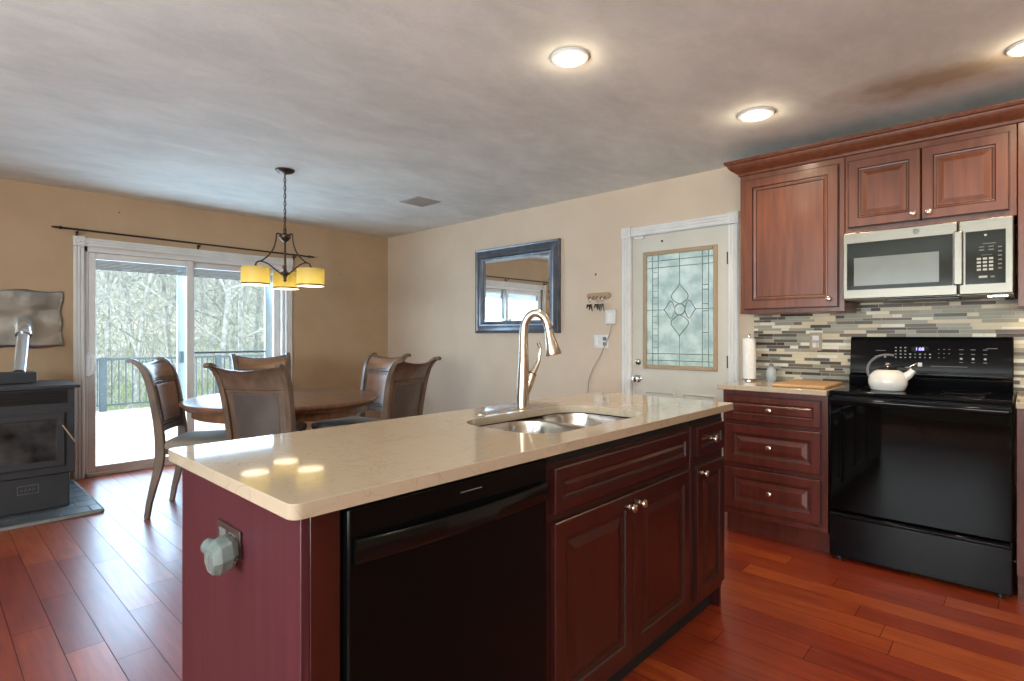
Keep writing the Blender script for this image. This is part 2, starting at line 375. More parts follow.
# floor: individual planks of one surface, running along the mirror wall
fl = MB(); tones = []
fl.box((XL, YN, -.06), (XW, YW+.12, -.004), 'floor_gap')
ntone = len(fl.bm.faces); pw = .125; x = XL
while x < XW-.001:
    y = YN-RND.random()*1.2
    while y < YW+.1:
        L_ = RND.uniform(.5, 1.35); y0, y1 = max(y, YN), min(y+L_, YW+.02)
        if y1-y0 > .02:
            x1 = min(x+pw, XW); g = .0012
            fl.poly([(x+g, y0+g, 0), (x1-g, y0+g, 0), (x1-g, y1-g, 0), (x+g, y1-g, 0)], 'floor'); tones.append(.25+.5*RND.random())
            fl.bm.faces.ensure_lookup_table()
        y += L_
    x += pw
fo = MB.build(fl, 'floor', smooth=False); tag(fo, kind='structure')
at = fo.data.attributes.new('tone', 'FLOAT', 'FACE')
at.data.foreach_set('value', [.5]*ntone+tones)
struct('ceiling', MB().box((XL, YN, H), (XW+.15, YW+.15, H+.12), 'ceiling'), smooth=False)
# far wall with the patio door opening
SX0, SX1, SZ1 = .945, 2.695, 1.985
wl = MB(); wl.box((XL-.15, YW, 0), (SX0, YW+.15, H), 'wall_tan').box((SX1, YW, 0), (XW+.15, YW+.15, H), 'wall_tan').box((SX0, YW, SZ1), (SX1, YW+.15, H), 'wall_tan')
struct('wall_left', wl, smooth=False)
DY0, DY1, DZ1 = 1.555, 2.372, 2.035
wr = MB(); wr.box((XW, YN, 0), (XW+.15, DY0, H), 'wall_beige').box((XW, DY1, 0), (XW+.15, YW, H), 'wall_beige').box((XW, DY0, DZ1), (XW+.15, DY1, H), 'wall_beige')
struct('wall_right', wr, smooth=False)
# walls behind the camera, each with window openings
wb = MB()
def holed(mb, axis, c0, c1, lo, hi, holes, m):
    t = lo
    def bx(a, b, z0, z1):
        if axis == 'y': mb.box((c0, a, z0), (c1, b, z1), m)
        else: mb.box((a, c0, z0), (b, c1, z1), m)
    for a, b, z0, z1 in holes:
        bx(t, a, 0, H); bx(a, b, 0, z0); bx(a, b, z1, H); t = b
    bx(t, hi, 0, H)
holed(wb, 'y', XL-.15, XL, YN, YW, [(-2.6, -.6, .85, 2.05), (.2, 2.2, .85, 2.05)], 'wall_beige')
struct('wall_back', wb, smooth=False)
wn = MB(); wn.box((XL, YN-.15, 0), (XW, YN, H), 'wall_tan'); struct('wall_near', wn, smooth=False)
def back_window(i, axis, c, a, b, z0, z1):
    t = thing('window_%d' % i, (c, a, z0) if axis == 'y' else (a, c, z0), kind='structure')
    f = MB(); g = MB(); e = .05
    def P(u, d, z): return (c+d, u, z) if axis == 'y' else (u, c+d, z)
    for u0, u1, y0, y1 in ((a, a+e, z0, z1), (b-e, b, z0, z1), (a, b, z0, z0+e), (a, b, z1-e, z1), ((a+b)/2-.02, (a+b)/2+.02, z0, z1)):
        f.box(P(u0, -.12, y0), P(u1, -.02, y1), 'white_trim')
    f.build('window_frame', t, bevel=.004); g.box(P(a, -.075, z0), P(b, -.07, z1), 'pane'); g.build('window_pane', t)
back_window(1, 'y', XL, .2, 2.2, .85, 2.05); back_window(2, 'y', XL, -2.6, -.6, .85, 2.05)
# baseboards
struct('baseboard_left', MB().box((SX1+.08, YW-.015, 0), (XW, YW, .10), 'white_trim'), bevel=.003)
struct('baseboard_right', MB().box((XW-.015, 2.46, 0), (XW, YW-.015, .10), 'white_trim'), bevel=.003)

# ------------------------------------------------------------------ casing trims
def casing_v(name, axis, face, a, b, z0, z1, s_):      # fluted vertical casing; face = wall plane, s_ = -1 towards room
    m = MB(); w_ = b-a
    for k0, k1, d in ((0, 1, .014), (.08, .30, .022), (.40, .60, .022), (.70, .92, .022)):
        u0, u1 = a+w_*k0, a+w_*k1
        if axis == 'x': m.box((u0, face, z0), (u1, face+s_*d, z1), 'white_trim')
        else: m.box((face, u0, z0), (face+s_*d, u1, z1), 'white_trim')
    return struct(name, m, bevel=.003)
def casing_h(name, axis, face, a, b, z0, z1, s_):
    m = MB(); h_ = z1-z0
    for k0, k1, d in ((0, 1, .014), (.08, .30, .022), (.40, .60, .022), (.70, .92, .022)):
        y0, y1 = z0+h_*k0, z0+h_*k1
        if axis == 'x': m.box((a, face, y0), (b, face+s_*d, y1), 'white_trim')
        else: m.box((face, a, y0), (face+s_*d, b, y1), 'white_trim')
    return struct(name, m, bevel=.003)
def rosette(name, axis, face, u, z, s_, e=.041):
    m = MB()
    n = (0, s_, 0) if axis == 'x' else (s_, 0, 0)
    c = (u, face+s_*.026, z) if axis == 'x' else (face+s_*.026, u, z)
    if axis == 'x': m.box((u-e, face, z-e), (u+e, face+s_*.026, z+e), 'white_trim')
    else: m.box((face, u-e, z-e), (face+s_*.026, u+e, z+e), 'white_trim')
    m.lathe([(.034, 0), (.034, .004), (.028, .006), (.024, .001), (.016, .001), (.013, .006), (0, .008)], c, 'white_trim', 20, n)
    return struct(name, m, bevel=.0015)
casing_v('trim_1', 'x', YW, SX0-.068, SX0+.008, 0, 1.968, -1); casing_v('trim_2', 'x', YW, SX1-.008, SX1+.068, 0, 1.968, -1)
casing_h('trim_3', 'x', YW, SX0+.008, SX1-.008, 1.972, 2.045, -1)
rosette('trim_4', 'x', YW, SX0-.030, 2.010, -1); rosette('trim_5', 'x', YW, SX1+.030, 2.010, -1)
casing_v('trim_6', 'y', XW, DY0-.066, DY0+.010, 0, 2.018, -1); casing_v('trim_7', 'y', XW, DY1-.010, DY1+.080, 0, 2.018, -1)
casing_h('trim_8', 'y', XW, DY0+.008, DY1-.008, 2.024, 2.100, -1)
rosette('trim_9', 'y', XW, DY0-.028, 2.062, -1); rosette('trim_10', 'y', XW, DY1+.035, 2.062, -1, .043)

# ------------------------------------------------------------------ patio door
t = thing('door_1', (1.82, YW+.07, 0), kind='structure')
f = MB(); y0, y1 = YW+.01, YW+.14
f.box((SX0, y0, .0), (SX0+.035, y1, SZ1), 'vinyl').box((SX1-.035, y0, 0), (SX1, y1, SZ1), 'vinyl')
f.box((SX0, y0, SZ1-.055), (SX1, y1, SZ1), 'vinyl').box((SX0, y0, 0), (SX1, y1, .035), 'vinyl')
f.build('door_frame', t, bevel=.004)
def leaf(name, xa, xb, ya, yb, st=.055, za=.036, zb=1.928):
    L_ = MB(); L_.box((xa, ya, za), (xa+st, yb, zb), 'vinyl').box((xb-st, ya, za), (xb, yb, zb), 'vinyl')
    L_.box((xa+st, ya, za), (xb-st, yb, za+.05), 'vinyl').box((xa+st, ya, zb-.055), (xb-st, yb, zb), 'vinyl')
    o = L_.build(name, t, bevel=.004)
    g = MB().box((xa+st-.005, (ya+yb)/2-.004, za+.045), (xb-st+.005, (ya+yb)/2+.004, zb-.05), 'pane').build('glass_pane', o, smooth=False)
    bl = MB()
    for k in range(7): bl.box((xa+st, (ya+yb)/2-.016, zb-.068-k*.0125), (xb-st, (ya+yb)/2-.006, zb-.058-k*.0125), 'blind')
    bl.build('raised_blind', o)
    return o
lf = leaf('sliding_leaf', SX0+.035, 1.795, YW+.02, YW+.06)
leaf('fixed_leaf', 1.765, SX1-.035, YW+.075, YW+.115, .06)
hd = MB().tube([(.975, YW+.02, 1.055), (.985, YW-.02, 1.055), (1.012, YW-.035, 1.035), (1.022, YW-.038, .96), (1.012, YW-.035, .885), (.985, YW-.02, .865), (.975, YW+.02, .865)], .0085, 'paper', 8)
hd.box((.958, YW+.008, .85), (.994, YW+.02, 1.07), 'paper'); hd.build('door_handle', lf, bevel=.002)
# screen door parked outside the fixed leaf
t2 = thing('screen_door', (2.2, YW+.175, .03), 'pale blue-white sliding screen door frame outside the fixed patio pane', 'screen door')
f = MB(); a, b, ya, yb = 1.70, 2.63, YW+.155, YW+.185
f.box((a, ya, .03), (a+.075, yb, 1.95), 'screen_vinyl').box((b-.09, ya, .03), (b, yb, 1.95), 'screen_vinyl').box((a+.075, ya, .03), (b-.09, yb, .10), 'screen_vinyl').box((a+.075, ya, 1.89), (b-.09, yb, 1.95), 'screen_vinyl')
f.build('screen_frame', t2, bevel=.003)
B((a+.075, ya, 1.035), (b-.09, yb, 1.055), 'rail', 'mid_rail', t2, bevel=.002)['label'] = 'thin dark cross rail'
B((a+.02, ya-.014, .95), (a+.05, ya, 1.06), 'rail', 'latch', t2, bevel=.003)['label'] = 'dark latch plate'

tag(B((SX0+.01, YW+.192, -.12), (SX1-.01, YW+.44, -.03), 'deck_shade', 'deck_shade_box', None, bevel=.004), kind='structure')  # added box whose blue-grey stands for the shaded deck band at the door

# curtain rod
t = thing('curtain_rod', (1.85, YW-.06, 2.09), 'thin dark bronze curtain rod running above the patio door', 'curtain rod')
MB().tube([(.80, YW-.06, 2.100), (2.92, YW-.06, 2.088)], .0085, 'darkmetal', 10).build('rod', t)
for xx, d in ((.80, -1), (2.92, 1)):
    MB().lathe([(.0085, 0), (.014, .006), (.014, .02), (.008, .028), (.011, .04), (.005, .07), (0, .075)], (xx, YW-.06, 2.100 if d < 0 else 2.088), 'darkmetal', 12, (d, 0, 0)).build('finial', t)
for xx in (.90, 1.83, 2.78):
    MB().tube([(xx, YW, 2.065), (xx, YW-.05, 2.068), (xx, YW-.06, 2.086)], .006, 'darkmetal', 8).box((xx-.008, YW-.006, 2.04), (xx+.008, YW, 2.09), 'darkmetal').build('bracket', t)

# ------------------------------------------------------------------ entry door
t = thing('door_2', (XW+.04, 1.96, 0), kind='structure')
ya, yb = 1.565, 2.362; GX = XW+.015
gy0, gy1, gz0, gz1 = 1.668, 2.247, .965, 1.870
d = MB(); d.box((GX, ya, .01), (GX+.04, gy0, 2.025), 'door_paint').box((GX, gy1, .01), (GX+.04, yb, 2.025), 'door_paint')
d.box((GX, gy0, .01), (GX+.04, gy1, gz0), 'door_paint').box((GX, gy0, gz1), (GX+.04, gy1, 2.025), 'door_paint')
for p0, p1 in ((1.66, 1.935), (1.985, 2.26)):
    d.panel((GX-.001, p1, .17), (0, -1, 0), (0, 0, 1), (-1, 0, 0), p1-p0, .60, [(0, -.002, 'door_paint'), (0, .004, 'door_paint'), (.012, .009, 'door_paint'), (.022, .001, 'door_paint'), (.05, .001, 'door_paint'), (.07, .007, 'door_paint')])
slab = d.build('door_slab', t)
fr = MB(); e = .032
for aa, bb, z0, z1 in ((gy0-.018, gy0+e-.018, gz0-.018, gz1+.018), (gy1-e+.018, gy1+.018, gz0-.018, gz1+.018)): fr.box((GX-.013, aa, z0), (GX, bb, z1), 'gilt')
fr.box((GX-.013, gy0+e-.018, gz0-.018), (GX, gy1-e+.018, gz0+e-.018), 'gilt').box((GX-.013, gy0+e-.018, gz1-e+.018), (GX, gy1-e+.018, gz1+.018), 'gilt')
fro = fr.build('glass_frame', t, bevel=.005); fro['label'] = 'tan moulded frame around the leaded glass'
gl = MB().box((GX+.016, gy0, gz0), (GX+.022, gy1, gz1), 'frosted').build('leaded_glass', t, smooth=False)
# lead cames: u from hinge-far (left in view) 0..1, v from top 0..1
def G(u, v): return (GX+.012, gy1+(gy0-gy1)*u, gz1+(gz0-gz1)*v)
cm = MB()
def came(pts, r=.0026, closed=False): cm.tube([G(*p) for p in pts], r, 'came', 5, closed=closed)
for u in (.10, .185, .815, .90): came([(u, .0), (u, 1)])
for v in (.065, .125, .885, .945): came([(0, v), (1, v)])
came([(.5, 0), (.5, .275)]); came([(.5, .735), (.5, 1)]); came([(.0, .50), (.285, .50)]); came([(.715, .50), (1, .50)])
def petal(tip, base, wid, bulge=.5):
    tx, ty = tip; bx, by = base; dx, dy = bx-tx, by-ty; asp = (gz1-gz0)/(gy1-gy0)
    nx, ny = -dy*asp, dx/asp; l = math.hypot(nx, ny*asp); nx /= l; ny /= l; P_ = []
    for i in range(13):
        k = i/12; wv = wid*math.sin(PI*k**1.5)*.5; P_.append((tx+dx*k+nx*wv, ty+dy*k+ny*wv))
    for i in range(11, 0, -1):
        k = i/12; wv = -wid*math.sin(PI*k**1.5)*.5; P_.append((tx+dx*k+nx*wv, ty+dy*k+ny*wv))
    return P_
for pt in (petal((.5, .275), (.5, .455), .24), petal((.5, .735), (.5, .545), .25), petal((.27, .50), (.43, .50), .24), petal((.73, .50), (.57, .50), .24)):
    came(pt, .0032, True)
came([(.5+.075*math.cos(a*PI/8), .5+.048*math.sin(a*PI/8)) for a in range(16)], .0042, True)
for v in [i/18 for i in range(3, 17)]: came([(.10, v), (.185, v)], .002)
for v in (.30, .34, .46, .52, .70): came([(.815, v), (.90, v)], .003)
cm.build('lead_came', t)
for zz, r in ((.998, .026), (.862, .030)):
    k = MB(); c = (GX, 2.310, zz)
    if zz > .9: k.lathe([(r, 0), (r, .006), (r*.8, .012), (r*.45, .014), (0, .015)], c, 'chrome', 20, (-1, 0, 0)).box((GX-.03, 2.306, zz-.016), (GX-.012, 2.314, zz+.016), 'chrome'); k.build('deadbolt', t)
    else: k.lathe([(r, 0), (r, .005), (.012, .01), (.012, .03), (.024, .038), (.028, .05), (.024, .062), (.01, .067), (0, .067)], c, 'chrome', 20, (-1, 0, 0)); k.build('door_knob', t)
for zz in (.28, 1.02, 1.78): MB().tube([(GX-.004, 1.562, zz-.045), (GX-.004, 1.562, zz+.045)], .007, 'bronze', 8).box((GX-.002, 1.562, zz-.045), (GX, 1.585, zz+.045), 'bronze').build('hinge', t)
MB().lathe([(.009, 0), (.007, .006), (0, .007)], (GX, 2.10, 1.965), 'screw', 10, (-1, 0, 0)).build('screw_hole', t)
B((GX-.02, 2.255, 2.003), (GX, 2.345, 2.022), 'white_plastic', 'door_sensor', t, bevel=.003)
j = MB(); j.box((XW+.001, DY0, 0), (XW+.14, DY0+.009, DZ1), 'white_trim').box((XW+.001, DY1-.009, 0), (XW+.14, DY1, DZ1), 'white_trim').box((XW+.001, DY0, DZ1-.009), (XW+.14, DY1, DZ1), 'white_trim')
j.build('door_jamb', t)

# ------------------------------------------------------------------ cabinet pieces
def raised(m, rise=.0): return [(0, -.001, m), (0, .016, m), (.003, .019, m), (.048, .019, m), (.052, .014, 'glaze'), (.060, .012, m), (.064, .010, 'glaze'), (.070, .010, m), (.092, .017, m), (.096, .018, m)]
def flatdoor(m): return [(0, -.001, m), (0, .016, m), (.003, .019, m), (.052, .019, m), (.056, .014, 'glaze'), (.062, .015, m), (.074, .012, m), (.078, .008, 'glaze'), (.082, .008, m)]
def slimraised(m): return [(0, -.001, m), (0, .016, m), (.003, .019, m), (.036, .019, m), (.039, .013, 'glaze'), (.046, .011, m), (.056, .016, m)]
def frontX(name, parent, xf, y0, y1, z0, z1, prof, mats=None):    # front facing -X
    b = MB().panel((xf, y1, z0), (0, -1, 0), (0, 0, 1), (-1, 0, 0), y1-y0, z1-z0, prof)
    # dark glaze reveal around the front
    r = .006
    b.box((xf-.0012, y0-r, z0-r), (xf-.0002, y1+r, z1+r), 'glaze')
    return b.build(name, parent, smooth=False, loc=(xf, (y0+y1)/2, (z0+z1)/2))
def frontY(name, parent, yf, x0, x1, z0, z1, prof):               # front facing -Y
    b = MB().panel((x0, yf, z0), (1, 0, 0), (0, 0, 1), (0, -1, 0), x1-x0, z1-z0, prof)
    r = .006
    b.box((x0-r, yf-.0012, z0-r), (x1+r, yf-.0002, z1+r), 'glaze')
    return b.build(name, parent, smooth=False, loc=((x0+x1)/2, yf, (z0+z1)/2))

# ---- wall cabinets
UX = 3.685
c = thing('wall_cabinet', (UX+.16, 1.06, 1.355), 'tall single-door cherry wall cabinet beside the entry door', 'cabinet', 'cherry wall cabinets')
B((UX, .763, 1.355), (XW-.001, 1.365, 2.262), 'cherry_up', 'cabinet_body', c, bevel=.002)
dr = frontX('door', c, UX, .795, 1.335, 1.385, 2.222, flatdoor('cherry_up')); knob(dr, (UX-.019, .840, 1.43), (-1, 0, 0))
c = thing('wall_cabinet', (UX+.16, .39, 1.81), 'short two-door cherry wall cabinet above the microwave', 'cabinet', 'cherry wall cabinets')
B((UX, .020, 1.806), (XW-.001, .760, 2.262), 'cherry_up', 'cabinet_body', c, bevel=.002)
dr = frontX('door', c, UX, .404, .742, 1.838, 2.222, raised('cherry_up')); knob(dr, (UX-.019, .435, 1.872), (-1, 0, 0))
dr = frontX('door', c, UX, .050, .398, 1.838, 2.222, raised('cherry_up')); knob(dr, (UX-.019, .367, 1.872), (-1, 0, 0))
c = thing('wall_cabinet', (UX+.16, -.37, 1.355), 'cherry wall cabinet cut off by the right edge, beyond the microwave', 'cabinet', 'cherry wall cabinets')
B((UX, -.75, 1.355), (XW-.001, .017, 2.262), 'cherry_up', 'cabinet_body', c, bevel=.002)
dr = frontX('door', c, UX, -.70, -.045, 1.385, 2.222, flatdoor('cherry_up')); knob(dr, (UX-.019, -.09, 1.43), (-1, 0, 0))
# crown moulding
prof = [(0, 0), (-.010, .004), (-.014, .016), (-.020, .022), (-.030, .030), (-.048, .040), (-.060, .056), (-.064, .070), (-.074, .074), (-.080, .086), (-.080, .094), (.004, .094), (.004, 0)]
cr = MB(); zc = 2.258
rings = []
for y, ex in ((-.80, 0), (1.366, 1)):
    rings.append([cr.bm.verts.new((UX+p, y-(p if ex else 0), zc+q)) for p, q in prof])
rings.append([cr.bm.verts.new((XW-.002, 1.366-p, zc+q)) for p, q in prof])
for A, Bq in zip(rings, rings[1:]):
    for i in range(len(prof)): cr.face([A[i], A[(i+1) % len(prof)], Bq[(i+1) % len(prof)], Bq[i]], 'cherry_up')
cr.face(rings[0], 'cherry_up'); cr.face(rings[-1][::-1], 'cherry_up')
cr.box((UX, -.80, zc+.005), (XW-.002, 1.36, zc+.08), 'cherry_up')
tag(cr.build('crown_moulding', loc=(UX, .3, zc), angle=25), 'cherry crown moulding along the top of the wall cabinets', 'moulding')

# ---- microwave
MX = 3.605
t = thing('microwave', (3.8, .39, 1.415), 'stainless over-range microwave with black window and keypad', 'microwave')
B((MX+.03, .032, 1.425), (XW-.012, .756, 1.800), 'steel', 'body', t, bevel=.004)
dm = MB().box((MX, .242, 1.418), (MX+.032, .757, 1.797), 'steel'); door = dm.build('door', t, bevel=.006)
B((MX, .030, 1.418), (MX+.032, .239, 1.797), 'steel', 'control_side', t, bevel=.006)
win = MB().box((MX-.003, .262, 1.470), (MX+.001, .735, 1.735), 'dark_green_black').build('black_window_glass', door, bevel=.001)
B((MX-.0045, .318, 1.492), (MX-.003, .700, 1.650), 'glass_gray', 'window_screen', door)
hb = MB(); hb.box((MX-.03, .221, 1.468), (MX-.016, .258, 1.742), 'steel').box((MX-.02, .23, 1.475), (MX, .25, 1.495), 'steel').box((MX-.02, .23, 1.715), (MX, .25, 1.735), 'steel')
hb.build('handle', t, bevel=.005)
cp = B((MX-.003, .060, 1.470), (MX+.001, .212, 1.735), 'dark_green_black', 'keypad', t, bevel=.001)
def key(y0, z0, y1, z1, m='button_dim'): return B((MX-.0042, y0, z0), (MX-.003, y1, z1), m, 'key', cp, smooth=False)
for r in range(4):
    for q in range(3): key(.152-q*.023, 1.590-r*.018, .168-q*.023, 1.600-r*.018, 'button')
for r in range(6): key(.074, 1.646-r*.021, .088, 1.652-r*.021)
for q in range(2): key(.140-q*.036, 1.636, .160-q*.036, 1.641); key(.140-q*.036, 1.652, .160-q*.036, 1.656)
key(.096, 1.668, .146, 1.671); key(.128, 1.500, .160, 1.510, 'button'); key(.100, 1.500, .116, 1.508); key(.110, 1.612, .150, 1.614)
MB().lathe([(.0055, 0), (.0055, .001)], (MX-.003, .135, 1.712), 'button', 12, (-1, 0, 0)).build('indicator', cp, smooth=False)
bd = MB().lathe([(.015, 0), (.015, .0015), (.0125, .0015), (.0125, .0008), (0, .0008)], (MX, .415, 1.768), 'gray_plastic', 24, (-1, 0, 0))
bd.tube([(MX-.0016, .415+.006*math.cos(a)*(1-a/9), 1.768+.006*math.sin(a)*(1-a/9)) for a in [i*.4 for i in range(20)]], .0008, 'button', 4)
bd.build('round_badge', t, smooth=False)
bt = MB(); bt.box((MX+.01, .03, 1.415), (XW-.02, .75, 1.425), 'steel')
bt.box((MX+.06, .24, 1.404), (MX+.26, .56, 1.415), 'black_satin').box((MX+.05, .05, 1.404), (MX+.12, .13, 1.416), 'chrome')
bt.build('underside_vent', t, bevel=.002)
lamp('task_light', 'AREA', (3.85, -.20, 1.348), (0, 0, 0), 2.2, (1, .72, .40), .25, .35)
B((3.78, -.36, 1.339), (3.92, -.04, 1.356), 'white_plastic', 'shelf_lamp', None, bevel=.003, loc=(3.85, -.2, 1.34))
tag(D.objects['shelf_lamp'], 'slim white light bar under the right-hand wall cabinet', 'light')

# ---- mosaic backsplash
bs = MB(); TX = XW-.008; y_end = 1.385
bs.box((TX, -.80, .912), (XW-.0005, y_end, 1.425), TILE[7])
z = .914; Rt = random.Random(11)
while z < 1.423:
    hh = Rt.choice([.015, .020, .020]); y = -.80+Rt.random()*.05
    while y < y_end-.004:
        ln = Rt.choice([.05, .10, .12, .15, .15]); y1 = min(y+ln, y_end)
        if y1-y > .01 and z+hh < 1.425:
            k = Rt.choices(range(7), [24, 14, 18, 14, 10, 14, 10])[0]
            dd = Rt.uniform(.0015, .0035)
            bs.box((TX-dd, y+.0012, z+.0011), (TX+.001, y1-.0012, z+hh), TILE[k])
        y = y1
    z += hh+.001
tag(bs.build('backsplash', smooth=False, loc=(TX, .3, .912)), 'linear glass and stone mosaic backsplash in cream, grey and brown', 'backsplash')
# outlet on the backsplash
t = thing('wall_outlet', (TX-.004, 1.0, 1.17), 'cream outlet plate on the mosaic backsplash left of the range', 'outlet')
B((TX-.009, .955, 1.115), (TX-.0035, 1.028, 1.232), 'quartz', 'plate', t, bevel=.002)
rc = MB()
for zz in (1.150, 1.197): rc.box((TX-.0115, .972, zz-.016), (TX-.009, 1.010, zz+.016), 'paper')
rc.build('socket', t, bevel=.002)
B((TX-.035, .978, 1.135), (TX-.0116, 1.004, 1.163), 'white_plastic', 'adapter_plug', t, bevel=.003)

# ---- worktops by the range
for ya, yb, lb in ((.783, 1.388, 'short cream quartz worktop left of the range'), (-.80, .022, 'cream quartz worktop right of the range, cut by the frame edge')):
    tag(B((3.362, ya, .882), (XW-.009, yb, .912), 'quartz', 'worktop', None, bevel=.004, loc=(3.68, (ya+yb)/2, .882)), lb, 'worktop')
# ---- three-drawer base
BX = 3.405
c = thing('base_cabinet', (3.7, 1.075, 0), 'cherry three-drawer base cabinet left of the range', 'cabinet')
bb = MB(); bb.box((BX, .785, .118), (XW-.01, 1.366, .880), 'cherry').box((BX-.003, .785, .118), (BX+.01, 1.366, .140), 'cherry'); bb.build('cabinet_body', c, bevel=.002)
B((BX+.055, .790, 0), (XW-.02, 1.362, .118), 'cherry', 'toe_kick', c)
for z0, z1, pr in ((.700, .848, slimraised), (.440, .672, raised), (.165, .408, raised)):
    d = frontX('drawer', c, BX, .818, 1.345, z0, z1, pr('cherry')); knob(d, (BX-.017, 1.085, (z0+z1)/2), (-1, 0, 0))
c = thing('base_cabinet', (3.7, -.39, 0), 'dark cherry base cabinet right of the range, at the frame edge', 'cabinet')
B((BX, -.80, .118), (XW-.01, .020, .880), 'cherry', 'cabinet_body', c, bevel=.002)
B((BX+.055, -.80, 0), (XW-.02, .016, .118), 'cherry', 'toe_kick', c)
d = frontX('drawer', c, BX, -.75, -.03, .700, .848, slimraised('cherry')); knob(d, (BX-.017, -.39, .775), (-1, 0, 0))
d = frontX('door', c, BX, -.75, -.03, .165, .672, raised('cherry')); knob(d, (BX-.019, -.08, .62), (-1, 0, 0))

# ---- range
RX = 3.375
t = thing('range', (3.68, .40, 0), 'black electric range with smooth glass cooktop and backguard', 'stove')
B((RX+.035, .034, .03), (XW-.012, .771, .895), 'black_satin', 'body', t, bevel=.002)
ct = MB(); ct.box((RX+.004, .030, .896), (XW-.09, .775, .914), 'black_gloss'); ctop = ct.build('cooktop', t, bevel=.004)
for bx_, by_, r in ((3.53, .57, .10), (3.53, .22, .085), (3.76, .60, .075), (3.76, .22, .10)):
    br = MB().tube([(bx_+r*math.cos(a*PI/18), by_+r*math.sin(a*PI/18), .9145) for a in range(36)], .0006, 'black_satin', 4, closed=True)
    br.build('burner_ring', ctop)
od = MB(); od.box((RX, .033, .268), (RX+.034, .772, .862), 'black_glass'); odo = od.build('oven_door', t, bevel=.006)
hl = MB()
hl.prism([(RX+.002, .842), (RX-.040, .850), (RX-.046, .866), (RX-.040, .880), (RX+.020, .884), (RX+.02, .842)], 'y', .040, .766, 'black_gloss')
hl.build('oven_handle', odo, bevel=.006)
B((RX+.012, .034, .868), (RX+.04, .771, .895), 'black_gloss', 'front_trim', t, bevel=.003)
dw = MB(); dw.box((RX, .033, .022), (RX+.034, .772, .240), 'black_gloss')
dwo = dw.build('storage_drawer', t, bevel=.006)
MB().prism([(RX-.020, .243), (RX-.026, .252), (RX-.018, .262), (RX+.03, .264), (RX+.03, .241)], 'y', .038, .768, 'black_gloss').build('drawer_pull', dwo, bevel=.003)
for yy in (.075, .73): MB().lathe([(.014, 0), (.016, .01), (.010, .03), (.010, .05)], (RX+.03, yy, 0), 'black_satin', 12).build('leg', t)
# backguard: leaning control panel
bgm = MB(); bgm.prism([(3.862, .914), (3.855, .975), (3.885, .985), (3.905, 1.190), (3.915, 1.205), (XW-.012, 1.205), (XW-.012, .90), (3.87, .90)], 'y', .034, .776, 'black_gloss')
bg_o = bgm.build('backguard', t, bevel=.004)
# the slanted panel plane: from (3.885,.985) to (3.905,1.19)
sl = Vector((.020, 0, .205)).normalized(); nn = Vector((-.205, 0, .020)).normalized()
def BP(y, k): p = Vector((3.885, y, .985))+sl*k+nn*.0008; return p
def mark(y, k, w_, h_, m='button', name='control_mark'):
    B2 = MB()
    P = [BP(y+w_/2, k-h_/2), BP(y-w_/2, k-h_/2), BP(y-w_/2, k+h_/2), BP(y+w_/2, k+h_/2)]
    Q = [p+nn*.0006 for p in P]; a_ = [B2.bm.verts.new(p) for p in P]; b_ = [B2.bm.verts.new(p) for p in Q]
    B2.face(b_, m)
    for i in range(4): B2.face([a_[i], a_[(i+1) % 4], b_[(i+1) % 4], b_[i]], m)
    return B2.build(name, bg_o, smooth=False)
for r in range(4):
    for q in range(3): mark(.545-q*.023, .158-r*.019, .008, .006, 'button')
for y, k in ((.640, .103), (.597, .103)): mark(y, k, .010, .010)
for q in range(5):
    mark(.476-q*.023, .121, .009, .006, 'button' if q % 2 == 0 else 'button_dim'); mark(.476-q*.023, .103, .007, .006, 'button' if q % 2 == 0 else 'button_dim')
for r in range(3):
    for q in range(3):
        if r+q < 4: mark(.345-q*.023, .150-r*.023, .007, .004, 'button_dim')
for q in range(3):
    mark(.247-q*.050, .100, .011, .010, 'button'); mark(.247-q*.050, .125, .016, .004, 'button_dim'); mark(.247-q*.050, .150, .020, .004, 'button_dim'); mark(.247-q*.050, .080, .016, .004, 'button_dim')
mark(.300, .055, .16, .003, 'button_dim'); mark(.12, .158, .045, .004, 'button_dim'); mark(.62, .140, .05, .003, 'button_dim')
mark(.430, .062, .020, .022, 'steel', 'square_badge')
mark(.432, .150, .080, .028, 'black_glass', 'clock_display')
text('1:08', .024, 'clock', 'clock_digits', bg_o, BP(.432, .150)+nn*.0015, (0, -1, 0), sl)

# ---- kettle
t = thing('tea_kettle', (3.60, .540, .9145), 'white enamel tea kettle with grey hoop handle on the cooktop', 'kettle')
kc = (3.60, .540, .9145)
kb = MB().lathe([(.0, 0), (.072, 0), (.080, .006), (.090, .034), (.091, .056), (.084, .080), (.068, .100), (.052, .110), (.045, .113), (0, .113)], kc, 'white_enamel', 32)
kb.build('kettle_body', t, angle=50)
MB().lathe([(.048, .1115), (.046, .117), (.03, .124), (.010, .127), (0, .127)], kc, 'black_gloss', 24).build('lid', t)
MB().lathe([(.006, .126), (.006, .131), (.013, .135), (.015, .142), (.010, .148), (0, .149)], kc, 'nickel', 14).build('lid_knob', t)
dsp_ = Vector((0, -1, 0))
sp = Vector(kc)+Vector((0, -.068, .068))
MB().tube([sp, sp+Vector((0, -.028, .022)), sp+Vector((0, -.046, .046))], [.026, .020, .015], 'white_enamel', 14).build('spout', t)
MB().tube([sp+Vector((0, -.034, .056)), sp+Vector((0, -.012, .062)), sp+Vector((0, -.030, .064)), sp+Vector((0, -.060, .080))], [.005, .006, .005, .004], 'nickel', 8).build('whistle_lever', t)
arc = []
for i in range(13):
    a = math.radians(205-i*11); arc.append((kc[0], kc[1]+.000-math.cos(a)*.094, kc[2]+.105+math.sin(a)*.088))
MB().tube(arc, [.005]+[.0065]*11+[.006], 'gray_plastic', 8).build('handle', t)

